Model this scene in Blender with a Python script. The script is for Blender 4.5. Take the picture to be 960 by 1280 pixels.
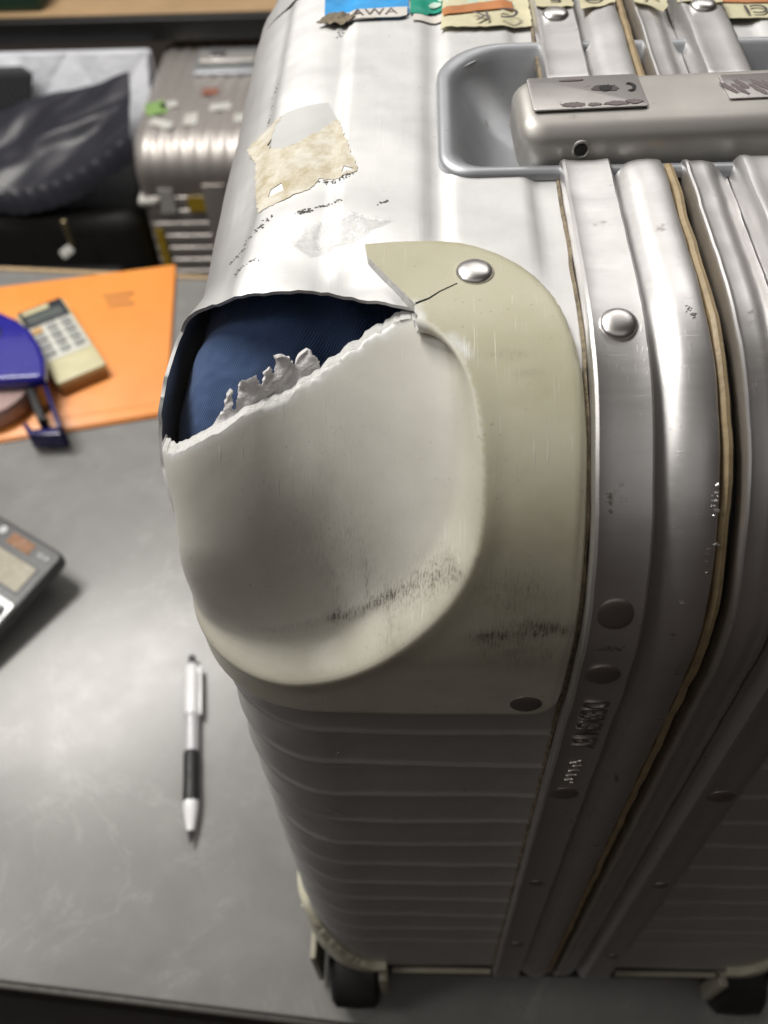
import bpy, bmesh, math, random
import numpy as np
from mathutils import Vector, Matrix, noise
from mathutils.geometry import delaunay_2d_cdt
random.seed(7)
sc = bpy.context.scene
for o in list(bpy.data.objects): bpy.data.objects.remove(o)
col = sc.collection
R_ = math.radians

# ---------------------------------------------------------------- camera
cd = bpy.data.cameras.new('camera'); cam = bpy.data.objects.new('camera', cd); col.objects.link(cam)
cd.sensor_fit = 'VERTICAL'; cd.sensor_height = 36.0; cd.lens = 1150/1280*36.0
cd.clip_start = 0.01; cd.clip_end = 50
_d = Vector((50, 900, 1150)).normalized(); _y = Vector((40, -1490, 1150)); _y = (_y - _d*_y.dot(_d)).normalized()
_z = -_d; _x = _y.cross(_z)
# columns of the camera matrix: right, up, back in world axes
M = Matrix(((_x[0], -_x[1], -_x[2]), (_y[0], -_y[1], -_y[2]), (_z[0], -_z[1], -_z[2])))
cam.matrix_world = Matrix.Translation((0.0564, -0.125, 0.61)) @ M.to_4x4()
cd.dof.use_dof = True; cd.dof.focus_distance = 0.235; cd.dof.aperture_fstop = 15
sc.camera = cam

# ---------------------------------------------------------------- world and lamps (indoor, ceiling lamps)
w = bpy.data.worlds.new('World'); sc.world = w; w.use_nodes = True
bg = w.node_tree.nodes['Background']; bg.inputs[0].default_value = (1.0, .80, .69, 1); bg.inputs[1].default_value = 0.034
def area(name, loc, target, sx, sy, power, color=(1, .965, .91)):
    l = bpy.data.lights.new(name, 'AREA'); l.shape = 'RECTANGLE'; l.size = sx; l.size_y = sy; l.energy = power; l.color = color
    o = bpy.data.objects.new(name, l); col.objects.link(o); o.location = loc
    o.rotation_euler = (Vector(target)-Vector(loc)).to_track_quat('-Z', 'Y').to_euler()
    return o
area('ceiling_lamp', (-.95, .86, 2.05), (-.70, .6, 0), 1.0, .35, 48)
area('ceiling_lamp', (.75, 1.9, 2.1), (.3, .8, .2), 1.3, .4, 6)
area('ceiling_lamp', (-1.6, -.25, 1.95), (-.1, .1, .3), .5, 1.2, 9)
area('ceiling_panel', (-.2, -1.6, 2.45), (-.2, -1.6, 0), 3.2, 2.0, 6, (1, .97, .935))
area('ceiling_panel', (-.3, 2.45, 2.45), (-.3, 2.45, 0), 3.6, 2.5, 26, (1, .97, .935))
sc.view_settings.view_transform = 'Standard'; sc.view_settings.look = 'None'
sc.view_settings.exposure = 0.0; sc.view_settings.gamma = 1.0; sc.view_settings.use_curve_mapping = False

# ---------------------------------------------------------------- materials
MATS = {}
class NT:
    def __init__(s, name):
        m = bpy.data.materials.new(name); m.use_nodes = True; s.m = m; s.t = m.node_tree; s.n = s.t.nodes
        s.b = s.n['Principled BSDF']; MATS[name] = m
        s.co = s.n.new('ShaderNodeTexCoord').outputs['Object']
    def L(s, a, b): s.t.links.new(a, b)
    def set(s, **k):
        for a, v in k.items():
            s.b.inputs[a.replace('_', ' ')].default_value = v if not (isinstance(v, tuple) and len(v) == 3 and a == 'Base_Color') else (*v, 1)
        return s
    def mapping(s, scale=(1, 1, 1), rot=(0, 0, 0)):
        mp = s.n.new('ShaderNodeMapping'); mp.inputs['Scale'].default_value = scale; mp.inputs['Rotation'].default_value = rot
        s.L(s.co, mp.inputs[0]); return mp.outputs[0]
    def noise(s, scale, detail=4, rough=.6, vec=None, dist=0):
        t = s.n.new('ShaderNodeTexNoise'); t.inputs['Scale'].default_value = scale; t.inputs['Detail'].default_value = detail
        t.inputs['Roughness'].default_value = rough; t.inputs['Distortion'].default_value = dist
        s.L(vec or s.co, t.inputs['Vector']); return t.outputs[0]
    def ramp(s, f, stops):
        r = s.n.new('ShaderNodeValToRGB'); e = r.color_ramp.elements
        while len(e) < len(stops): e.new(.5)
        for q, (p, c) in zip(e, stops):
            q.position = p; q.color = (c, c, c, 1) if isinstance(c, (int, float)) else (*c, 1)
        s.L(f, r.inputs[0]); return r.outputs[0]
    def mix(s, f, a, b, mode='MIX'):
        m = s.n.new('ShaderNodeMix'); m.data_type = 'RGBA'; m.blend_type = mode
        for i, v in ((0, f), (6, a), (7, b)):
            if hasattr(v, 'links'): s.L(v, m.inputs[i])
            else: m.inputs[i].default_value = v if i == 0 else (*v, 1)
        return m.outputs[2]
    def math(s, op, a, b=0):
        m = s.n.new('ShaderNodeMath'); m.operation = op
        for i, v in ((0, a), (1, b)):
            if hasattr(v, 'links'): s.L(v, m.inputs[i])
            else: m.inputs[i].default_value = v
        return m.outputs[0]
    def bump(s, h, strength=.2, dist=.001):
        b = s.n.new('ShaderNodeBump'); b.inputs['Strength'].default_value = strength; b.inputs['Distance'].default_value = dist
        s.L(h, b.inputs['Height'])
        if s.b.inputs['Normal'].links: s.L(s.b.inputs['Normal'].links[0].from_socket, b.inputs['Normal'])
        s.L(b.outputs[0], s.b.inputs['Normal'])
    def to(s, sock, name): s.L(sock, s.b.inputs[name])
    def attr(s, name):
        a = s.n.new('ShaderNodeAttribute'); a.attribute_name = name
        sp = s.n.new('ShaderNodeSeparateColor'); s.L(a.outputs['Color'], sp.inputs[0]); return sp.outputs

def plain(name, c, rough=.5, metal=0., var=.15, scale=60, bump=0., coat=0.):
    t = NT(name); t.set(Roughness=rough, Metallic=metal)
    n = t.noise(scale, 5)
    c1 = tuple(x*(1-var) for x in c); c2 = tuple(min(1, x*(1+var)) for x in c)
    t.to(t.mix(t.ramp(n, [(.3, 0.), (.7, 1.)]), c1, c2), 'Base Color')
    n2 = t.noise(scale*2.7, 3); t.to(t.ramp(n2, [(.25, max(0, rough-.09)), (.75, min(1, rough+.09))]), 'Roughness')
    if bump: t.bump(t.noise(scale*4, 4), bump, .0008)
    if coat: t.set(Coat_Weight=coat)
    return t.m

def alu(name, base=(.80, .80, .79), rough=.34, dirt=.35, brush=(900, 30, 30), scr=.5, metal=1.0):
    t = NT(name); t.set(Metallic=metal)
    n = t.noise(38, 6, .65); n2 = t.noise(9, 3); spots = t.noise(210, 4, .7)
    f = t.ramp(n, [(.35, 0.), (.72, 1.)])
    c = t.mix(f, base, tuple(x*.86 for x in base))
    d = t.ramp(spots, [(.64, 0.), (.72, 1.)])
    dm = t.math('MULTIPLY', d, dirt)
    dm = t.math('MULTIPLY', dm, t.ramp(n2, [(.42, 0.), (.62, 1.)]))
    c = t.mix(dm, c, (.20, .17, .14))
    t.to(c, 'Base Color')
    br = t.noise(1, 4, .6, t.mapping(brush))
    r = t.math('ADD', t.math('MULTIPLY', n, .22), rough-.12)
    r = t.math('ADD', r, t.math('MULTIPLY', br, .08))
    t.to(t.math('ADD', r, t.math('MULTIPLY', dm, .3)), 'Roughness')
    # fine scratches in two directions
    for rot, sc_ in (((.3, .2, .7), (1400, 45, 900)), ((-.2, .5, -.9), (45, 1500, 900))):
        s1 = t.ramp(t.noise(1, 2, .5, t.mapping(sc_, rot)), [(.66, 0.), (.72, 1.)])
        s1 = t.math('MULTIPLY', s1, t.ramp(t.noise(25, 3), [(.5, 0.), (.62, 1.)]))
        t.bump(s1, .25*scr, .0004)
    t.bump(t.noise(26, 3, .5), .12, .003)
    t.bump(br, .04, .0006)
    return t.m

alu('aluminium_shell', (.70, .70, .70), .52, .5, (700, 40, 40), .5, .85)
alu('aluminium_strip', (.70, .69, .69), .38, .8, (60, 500, 500), .45, .93)
alu('aluminium_cup', (.48, .50, .53), .42, .5, (80, 80, 80), .3, .7)
alu('handle_metal', (.50, .485, .46), .46, .8, (60, 800, 800), .5, .6)
alu('rivet_metal', (.80, .78, .77), .30, .2, (80, 80, 80), .4)
alu('rivet_dull', (.42, .39, .37), .40, .8, (80, 80, 80), .4)
alu('plate_metal', (.52, .50, .49), .45, .9, (60, 900, 900))
plain('rubber_tan', (.38, .29, .165), .45, var=.25, scale=140, bump=.2)
plain('rubber_black', (.016, .016, .017), .55, scale=90)
plain('hole_black', (.01, .01, .01), .6)
plain('film', (.8, .8, .8), .1)

# yellowed plastic guard: vertex mask r = yellowing, g = stress whitening, b = grime
t = NT('guard_plastic'); msk = t.attr('mask')
n1 = t.noise(55, 5); n2 = t.noise(300, 8, .78)
yel = t.mix(t.ramp(n1, [(.3, 0.), (.7, 1.)]), (.49, .47, .335), (.57, .55, .42))
wht = t.mix(t.ramp(n1, [(.3, 0.), (.7, 1.)]), (.64, .63, .57), (.72, .71, .65))
c = t.mix(msk[0], wht, yel)
speck = t.ramp(t.noise(700, 3, .6), [(.66, 0.), (.74, 1.)])
speck = t.math('MULTIPLY', speck, t.ramp(t.noise(40, 3), [(.45, 0.), (.6, .55)]))
c = t.mix(speck, c, (.16, .15, .12))
streak = t.ramp(t.noise(1, 5, .75, t.mapping((2600, 700, 260))), [(.46, 0.), (.64, 1.)])
fine = t.ramp(n2, [(.34, 0.), (.70, 1.)])
g = t.math('MULTIPLY', msk[2], t.math('MULTIPLY', t.math('ADD', t.math('MULTIPLY', streak, .9), .28), t.math('ADD', t.math('MULTIPLY', fine, .8), .25)))
gc = t.n.new('ShaderNodeClamp'); t.L(g, gc.inputs[0])
c = t.mix(t.math('MULTIPLY', gc.outputs[0], .85), c, (.085, .074, .06))
wf = t.math('MULTIPLY', msk[1], t.ramp(t.noise(160, 4, .7), [(.30, .25), (.65, 1.)]))
c = t.mix(wf, c, (.84, .86, .86))
t.to(c, 'Base Color')
t.to(t.ramp(n1, [(.3, .30), (.7, .44)]), 'Roughness')
t.set(Subsurface_Weight=.12, Subsurface_Scale=.003, Subsurface_Radius=(1, .85, .6))
t.bump(t.noise(900, 3), .05, .0004)
for rot, sc_ in (((0, .15, 0), (1500, 60, 40)), ((.1, -.2, 0), (1700, 70, 55))):
    s1 = t.ramp(t.noise(1, 2, .5, t.mapping(sc_, rot)), [(.66, 0.), (.73, 1.)])
    s1 = t.math('MULTIPLY', s1, t.ramp(t.noise(33, 3), [(.48, 0.), (.6, 1.)])); t.bump(s1, .25, .0004)
    c = t.mix(t.math('MULTIPLY', s1, .35), c, (.80, .79, .73)); t.to(c, 'Base Color')
t.bump(t.noise(70, 3), .04, .002)

t = NT('broken_plastic'); t.set(Roughness=.55, Subsurface_Weight=.25, Subsurface_Scale=.002, Subsurface_Radius=(1, .95, .9))
n = t.noise(500, 5, .7); t.to(t.mix(n, (.62, .62, .60), (.86, .86, .85)), 'Base Color'); t.bump(n, .8, .001); t.bump(t.noise(1500, 3), .5, .0005)
t = NT('torn_foam'); t.set(Roughness=.6, Subsurface_Weight=.25, Subsurface_Scale=.002, Subsurface_Radius=(1, .95, .92))
n = t.noise(420, 5, .7); t.to(t.mix(n, (.74, .72, .73), (.94, .92, .93)), 'Base Color'); t.bump(n, .7, .001)

t = NT('lining_fabric'); t.set(Roughness=.75, Sheen_Weight=.3)
wv = t.n.new('ShaderNodeTexWave'); wv.inputs['Scale'].default_value = 620; wv.inputs['Distortion'].default_value = .15; wv.inputs['Detail'].default_value = 1
t.L(t.mapping((1, .8, .0), (0, 0, .75)), wv.inputs[0])
n = t.noise(30, 4)
c = t.mix(wv.outputs['Fac'], (.028, .062, .165), (.060, .125, .29)); c = t.mix(t.ramp(n, [(.4, 0.), (.75, .4)]), c, (.025, .045, .10))
lint = t.ramp(t.noise(900, 2), [(.72, 0.), (.76, .5)]); lint = t.math('MULTIPLY', lint, t.ramp(t.noise(60, 2), [(.5, 0.), (.65, 1.)]))
t.to(t.mix(lint, c, (.4, .42, .45)), 'Base Color'); t.bump(wv.outputs['Fac'], .3, .0005); t.bump(t.noise(45, 3), .6, .005)

t = NT('table_laminate')
n = t.noise(11, 6, .62, None, .6); n2 = t.noise(38, 5, .6); n3 = t.noise(5, 8, .7, None, 1.8)
c = t.mix(t.ramp(n, [(.3, 0.), (.72, 1.)]), (.195, .193, .189), (.26, .258, .25))
c = t.mix(t.ramp(n2, [(.5, 0.), (.75, .2)]), c, (.34, .336, .326))
vein = t.ramp(t.math('ABSOLUTE', t.math('SUBTRACT', n3, .5)), [(0., .5), (.012, 0.)])
c = t.mix(t.math('MULTIPLY', vein, t.ramp(n, [(.45, 0.), (.6, .8)])), c, (.42, .42, .41))
dust = t.ramp(t.noise(750, 3, .6), [(.68, 0.), (.75, .35)]); c = t.mix(dust, c, (.50, .49, .47))
dk_ = t.ramp(t.noise(520, 4, .7), [(.30, .35), (.40, 0.)]); c = t.mix(dk_, c, (.10, .10, .10))
for rot, sc_ in (((0, 0, .5), (900, 9, 9)), ((0, 0, -1.0), (1000, 12, 12))):
    s1 = t.ramp(t.noise(1, 2, .5, t.mapping(sc_, rot)), [(.69, 0.), (.74, 1.)]); s1 = t.math('MULTIPLY', s1, t.ramp(t.noise(12, 3), [(.5, 0.), (.65, .35)])); c = t.mix(s1, c, (.48, .475, .46))
t.to(c, 'Base Color'); t.to(t.ramp(n2, [(.3, .29), (.7, .34)]), 'Roughness'); t.bump(t.noise(350, 4), .06, .0006)
plain('dark_edge', (.022, .018, .015), .5)
plain('tan_edge', (.42, .30, .17), .6)
plain('floor_dark', (.03, .024, .02), .6, scale=12)
t = NT('folder_orange'); t.set(Roughness=.42, Coat_Weight=.25, Coat_Roughness=.25)
n = t.noise(9, 4); c = t.mix(t.ramp(n, [(.3, 0.), (.7, 1.)]), (.90, .31, .06), (.94, .37, .085)); t.to(c, 'Base Color'); t.bump(t.noise(14, 3), .3, .006)
plain('folder_print', (.42, .18, .045), .5)
plain('calc_cream', (.62, .58, .36), .45, var=.08)
plain('trim_plastic', (.36, .34, .27), .5)
plain('calc_tan', (.36, .22, .10), .5)
plain('calc_white', (.66, .66, .60), .45, var=.05)
plain('lcd_grey', (.10, .115, .11), .25)
plain('lcd_frame', (.035, .04, .05), .3)
plain('key_grey', (.32, .33, .32), .5)
plain('key_orange', (.60, .36, .13), .5)
plain('blue_plastic', (.020, .018, .28), .22, var=.08, coat=.4)
plain('blue_dark', (.010, .008, .09), .25)
plain('tape_roll', (.40, .28, .26), .3)
plain('calc_dark', (.062, .064, .066), .42, var=.1, scale=200)
plain('calc_silver', (.27, .28, .28), .35, .6)
plain('key_dark', (.075, .078, .08), .38)
plain('lcd_tan', (.36, .33, .25), .25, var=.05)
plain('solar_brown', (.26, .12, .05), .25)
plain('print_white', (.55, .57, .58), .5)
plain('pen_white', (.82, .82, .84), .18, var=.03, coat=.5)
plain('pen_grip', (.014, .014, .015), .5)
plain('pen_dark', (.03, .03, .035), .3)
t = NT('pen_clear'); t.set(Roughness=.08, Transmission_Weight=.55, IOR=1.3, Base_Color=(.86, .86, .90))
t = NT('bag_nylon'); t.set(Roughness=.36)
n = t.noise(8, 4); t.to(t.mix(n, (.020, .020, .027), (.045, .045, .058)), 'Base Color'); t.bump(t.noise(12, 2, .4, None, 1.0), .15, .02); t.bump(t.noise(700, 2), .1, .002)
plain('bag_body', (.012, .012, .012), .6, scale=20, bump=.3)
t = NT('bag_woven'); t.set(Roughness=.6)
wv = t.n.new('ShaderNodeTexWave'); wv.inputs['Scale'].default_value = 40; t.L(t.mapping((1, 1, 1), (0, .6, .5)), wv.inputs[0])
t.to(t.mix(wv.outputs['Fac'], (.03, .032, .036), (.07, .074, .082)), 'Base Color'); t.bump(wv.outputs['Fac'], .5, .004)
t = NT('quilted_silver'); t.set(Roughness=.45)
n = t.noise(14, 3); t.to(t.mix(n, (.62, .64, .70), (.80, .82, .87)), 'Base Color'); t.bump(t.noise(30, 3), .5, .01)
plain('zip_brass', (.45, .38, .22), .35, .8)
alu('old_case_metal', (.62, .58, .55), .45, .5, (500, 500, 40), .5, .75)
plain('desk_wood', (.46, .31, .17), .4, var=.12, scale=9)
plain('desk_black', (.010, .010, .010), .45)
plain('box_green', (.02, .06, .04), .5)
plain('sticker_green', (.26, .42, .14), .5); plain('sticker_white', (.62, .62, .58), .5); plain('sticker_yellow', (.50, .34, .03), .5)
plain('sticker_red', (.30, .13, .09), .5)
plain('sticker_blue', (.045, .33, .72), .35, var=.3, scale=50)
plain('sticker_teal', (.01, .34, .23), .35, var=.1); plain('sticker_mint', (.55, .72, .62), .4, var=.25, scale=110)
plain('sticker_orange', (.55, .22, .08), .4, var=.2)
plain('sticker_cream', (.66, .62, .42), .5, var=.12, scale=120)
plain('sticker_paper', (.72, .69, .64), .5, var=.08)
plain('ink', (.07, .06, .06), .5)
plain('ink_grey', (.16, .13, .13), .5)
plain('glue_pale', (.62, .63, .62), .5, var=.06)
plain('grime', (.22, .18, .12), .7, var=.6, scale=400, bump=.6)
t = NT('paper_residue'); t.set(Roughness=.6)
n = t.noise(170, 6, .75); n2 = t.noise(60, 4)
c = t.mix(t.ramp(n, [(.35, 0.), (.65, 1.)]), (.50, .43, .27), (.78, .75, .66)); c = t.mix(t.ramp(n2, [(.55, 0.), (.72, .55)]), c, (.70, .69, .66))
t.to(c, 'Base Color'); t.bump(n, .5, .0008)
t = NT('clear_film'); t.set(Roughness=.12, Base_Color=(.9, .9, .9), Transmission_Weight=.0, Alpha=.16, Metallic=.0, Specular_IOR_Level=.9)
t.bump(t.noise(120, 3, .5, None, 1.2), 1., .004)

# ---------------------------------------------------------------- mesh helpers
def link(name, me, mats, parent=None):
    o = bpy.data.objects.new(name, me); col.objects.link(o)
    for m in ([mats] if isinstance(mats, str) else mats): me.materials.append(MATS[m])
    if parent:
        o.parent = parent; o.matrix_parent_inverse = wm(parent).inverted()
    return o
def wm(o):
    m = o.matrix_basis.copy()
    if o.parent: m = wm(o.parent) @ o.matrix_parent_inverse @ m
    return m
def empty(name, loc, label, cat, group=None, rz=0):
    o = bpy.data.objects.new(name, None); col.objects.link(o); o.location = loc; o.rotation_euler = (0, 0, rz); o.empty_display_size = .05
    o['label'] = label; o['category'] = cat
    if group: o['group'] = group
    return o
def tag(o, label, cat): o['label'] = label; o['category'] = cat; return o
def mesh(name, V, F, mats, parent=None, smooth=True, angle=38, mi=None):
    me = bpy.data.meshes.new(name); me.from_pydata([tuple(map(float, v)) for v in V], [], [tuple(map(int, f)) for f in F]); me.update()
    if mi is not None: me.polygons.foreach_set('material_index', mi)
    if smooth:
        me.polygons.foreach_set('use_smooth', [True]*len(me.polygons)); me.set_sharp_from_angle(angle=R_(angle))
    return link(name, me, mats, parent)
def bmobj(name, bm, mats, parent=None, angle=38, xf=None):
    if xf is not None: bm.transform(xf)
    bmesh.ops.recalc_face_normals(bm, faces=bm.faces)
    me = bpy.data.meshes.new(name); bm.to_mesh(me); bm.free()
    me.polygons.foreach_set('use_smooth', [True]*len(me.polygons)); me.set_sharp_from_angle(angle=R_(angle))
    return link(name, me, mats, parent)
def box(name, lo, hi, mat, parent=None, bev=0., seg=3, xf=None, angle=38):
    bm = bmesh.new(); bmesh.ops.create_cube(bm, size=1)
    for v in bm.verts:
        for i in range(3): v.co[i] = lo[i] + (v.co[i]+.5)*(hi[i]-lo[i])
    if bev: bmesh.ops.bevel(bm, geom=bm.edges[:], offset=bev, segments=seg, affect='EDGES', profile=.5)
    return bmobj(name, bm, mat, parent, angle, xf)
def lathe(name, prof, mat, parent=None, xf=None, n=32, angle=38):
    V = []; F = []
    for r, h in prof:
        for k in range(n): a = 2*math.pi*k/n; V.append((r*math.cos(a), r*math.sin(a), h))
    for i in range(len(prof)-1):
        for k in range(n): k2 = (k+1) % n; F.append((i*n+k, i*n+k2, (i+1)*n+k2, (i+1)*n+k))
    F.append(tuple(range(n))[::-1]); F.append(tuple((len(prof)-1)*n+k for k in range(n)))
    bm = bmesh.new(); vs = [bm.verts.new(v) for v in V]
    for f in F: bm.faces.new([vs[i] for i in f])
    bmesh.ops.remove_doubles(bm, verts=bm.verts, dist=1e-6)
    return bmobj(name, bm, mat, parent, angle, xf)
def prism(name, poly, z0, z1, mat, parent=None, bev=0., xf=None, seg=2):
    bm = bmesh.new(); b = [bm.verts.new((x, y, z0)) for x, y in poly]; f = bm.faces.new(b)
    r = bmesh.ops.extrude_face_region(bm, geom=[f]); bmesh.ops.translate(bm, verts=[v for v in r['geom'] if isinstance(v, bmesh.types.BMVert)], vec=(0, 0, z1-z0))
    if bev:
        bmesh.ops.recalc_face_normals(bm, faces=bm.faces)
        bmesh.ops.bevel(bm, geom=[e for e in bm.edges if abs(e.verts[0].co.z-e.verts[1].co.z) < 1e-6], offset=bev, segments=seg, affect='EDGES', profile=.5)
    return bmobj(name, bm, mat, parent, 38, xf)
def frame(loc, xa, ya):
    xa = Vector(xa).normalized(); za = xa.cross(Vector(ya)).normalized(); ya = za.cross(xa)
    m = Matrix((xa, ya, za)).transposed().to_4x4(); m.translation = loc; return m
def align(loc, n, spin=0):
    return Matrix.Translation(loc) @ Vector(n).to_track_quat('Z', 'Y').to_matrix().to_4x4() @ Matrix.Rotation(spin, 4, 'Z')
def rpoly(x0, y0, x1, y1, r, n=6):
    P = []
    for cx, cy, a0 in ((x1-r, y1-r, 0), (x0+r, y1-r, 90), (x0+r, y0+r, 180), (x1-r, y0+r, 270)):
        for k in range(n+1): a = R_(a0+90*k/n); P.append((cx+r*math.cos(a), cy+r*math.sin(a)))
    return P
def sm(x):
    x = np.clip(x, 0, 1); return x*x*(3-2*x)
def fbm(x, y, z, s):
    return noise.fractal(Vector((x*s, y*s, z*s)), 1.0, 2.0, 4)
def inpoly(P, poly):
    x, y = P[:, 0], P[:, 1]; r = np.zeros(len(P), bool); q = np.asarray(poly); n = len(q)
    for i in range(n):
        x1, y1 = q[i]; x2, y2 = q[(i+1) % n]
        if y1 == y2: continue
        c = ((y1 > y) != (y2 > y)) & (x < (x2-x1)*(y-y1)/(y2-y1)+x1); r ^= c
    return r
def pdist(P, line, closed=True):
    q = np.asarray(line, float); d = np.full(len(P), 1e9); n = len(q)
    for i in range(n if closed else n-1):
        a = q[i]; b = q[(i+1) % n]; ab = b-a; L = ab@ab
        if L < 1e-14: continue
        t = np.clip(((P-a)@ab)/L, 0, 1); d = np.minimum(d, np.hypot(*(P-a-t[:, None]*ab).T))
    return d
def dense(poly, step):
    out = []
    for i in range(len(poly)):
        a = np.array(poly[i], float); b = np.array(poly[(i+1) % len(poly)], float); k = max(1, int(round(np.linalg.norm(b-a)/step)))
        out += [tuple(a+(b-a)*j/k) for j in range(k)]
    return out
def tri2d(outer, holes, step, grid=None):
    loops = [dense(outer, step)] + [dense(h, step) for h in holes]
    if grid is None:
        o = np.asarray(outer); lo = o.min(0); hi = o.max(0)
        gx, gy = np.meshgrid(np.arange(lo[0], hi[0]+step, step), np.arange(lo[1], hi[1]+step, step)); g = np.stack([gx.ravel(), gy.ravel()], 1)
    else: g = grid
    keep = inpoly(g, loops[0])
    for h in loops[1:]: keep &= ~inpoly(g, h)
    for l in loops: keep &= pdist(g, l) > .45*step
    g = g[keep]
    V = []; E = []
    for l in loops:
        b = len(V); V += l; E += [(b+i, b+(i+1) % len(l)) for i in range(len(l))]
    V += [tuple(p) for p in g]
    sc_ = 100.0
    r = delaunay_2d_cdt([Vector((x*sc_, y*sc_)) for x, y in V], E, [], 0, 1e-6)
    P = np.array([(v.x/sc_, v.y/sc_) for v in r[0]]); T = np.array([f for f in r[2] if len(f) == 3], int)
    c = P[T].mean(1); k = inpoly(c, loops[0])
    for h in loops[1:]: k &= ~inpoly(c, h)
    return P, T[k]
def vnormals(X, T):
    n = np.cross(X[T[:, 1]]-X[T[:, 0]], X[T[:, 2]]-X[T[:, 0]]); N = np.zeros_like(X)
    for i in range(3): np.add.at(N, T[:, i], n)
    return N/np.maximum(np.linalg.norm(N, axis=1)[:, None], 1e-12)
def sheet(name, P, T, X, thick, mats, parent, ref=None, up=None, mask=None, angle=45, hd=None):
    """a skin X (over the 2D triangulation P, T) with real thickness"""
    N = vnormals(X, T); d = (N*(X-np.array(ref))).sum(1).mean() if ref is not None else (N@np.array(up)).mean()
    if d < 0: T = T[:, ::-1]; N = -N
    n = len(X); Y = X-N*thick
    if hd is not None: Y = X*1+(-N*thick)*(1-hd[0])[:, None]+np.outer(hd[0], hd[1])
    ed = {}
    for t_ in T:
        for i in range(3): a, b = t_[i], t_[(i+1) % 3]; ed[(a, b)] = 1
    bnd = [(a, b) for a, b in ed if (b, a) not in ed]
    F = [tuple(t_) for t_ in T]+[tuple(t_[::-1]+n) for t_ in T]+[(b, a, a+n, b+n) for a, b in bnd]
    mi = [0]*(2*len(T))+[min(1, len(mats)-1) if not isinstance(mats, str) else 0]*len(bnd)
    o = mesh(name, np.concatenate([X, Y]), F, mats, parent, True, angle, mi)
    if mask is not None:
        at = o.data.attributes.new('mask', 'FLOAT_COLOR', 'POINT'); m = np.ones((2*n, 4)); m[:n, :3] = mask; m[n:, :3] = mask; at.data.foreach_set('color', m.ravel())
    return o

# ---------------------------------------------------------------- the ring (outline of the case in the YZ plane)
YF, ZT, YB, ZB, RT, RB = -.012, .468, .372, .045, .06, .030
SEG = []   # (length, kind, data)
def _mk():
    L = []
    L.append((RT*math.pi/2, 'arc', (YF+RT, ZT-RT, RT, 90)))
    L.append((ZT-RT-ZB-RB, 'lin', (YF, ZT-RT, 0, -1, -1, 0)))
    L.append((RB*math.pi/2, 'arc', (YF+RB, ZB+RB, RB, 180)))
    L.append((YB-YF-2*RB, 'lin', (YF+RB, ZB, 1, 0, 0, -1)))
    L.append((RB*math.pi/2, 'arc', (YB-RB, ZB+RB, RB, 270)))
    L.append((ZT-RT-ZB-RB, 'lin', (YB, ZB+RB, 0, 1, 1, 0)))
    L.append((RT*math.pi/2, 'arc', (YB-RT, ZT-RT, RT, 0)))
    L.append((YB-YF-2*RT, 'lin', (YB-RT, ZT, -1, 0, 0, 1)))
    return L
SEG = _mk(); PER = sum(q[0] for q in SEG)
def ring(s):
    """s=0 at the top end of the near top corner, growing down the near side -> (y, z, ny, nz, radius, cy, cz)"""
    s = s % PER
    for Ls, k, d in SEG:
        if s <= Ls+1e-12:
            if k == 'arc':
                a = R_(d[3])+s/d[2]; n = (math.cos(a), math.sin(a)); return d[0]+d[2]*n[0], d[1]+d[2]*n[1], n[0], n[1], d[2]
            return d[0]+d[2]*s, d[1]+d[3]*s, d[4], d[5], None
        s -= Ls
    return ring(0)
def off(s, h):
    y, z, ny, nz, r = ring(s)
    if r is not None: h = max(h, -(r-.002))
    return y+ny*h, z+nz*h
XL, RC = -.004, .033; XC = XL+RC
RIBS = [.363-.024*k for k in range(13)]
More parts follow.
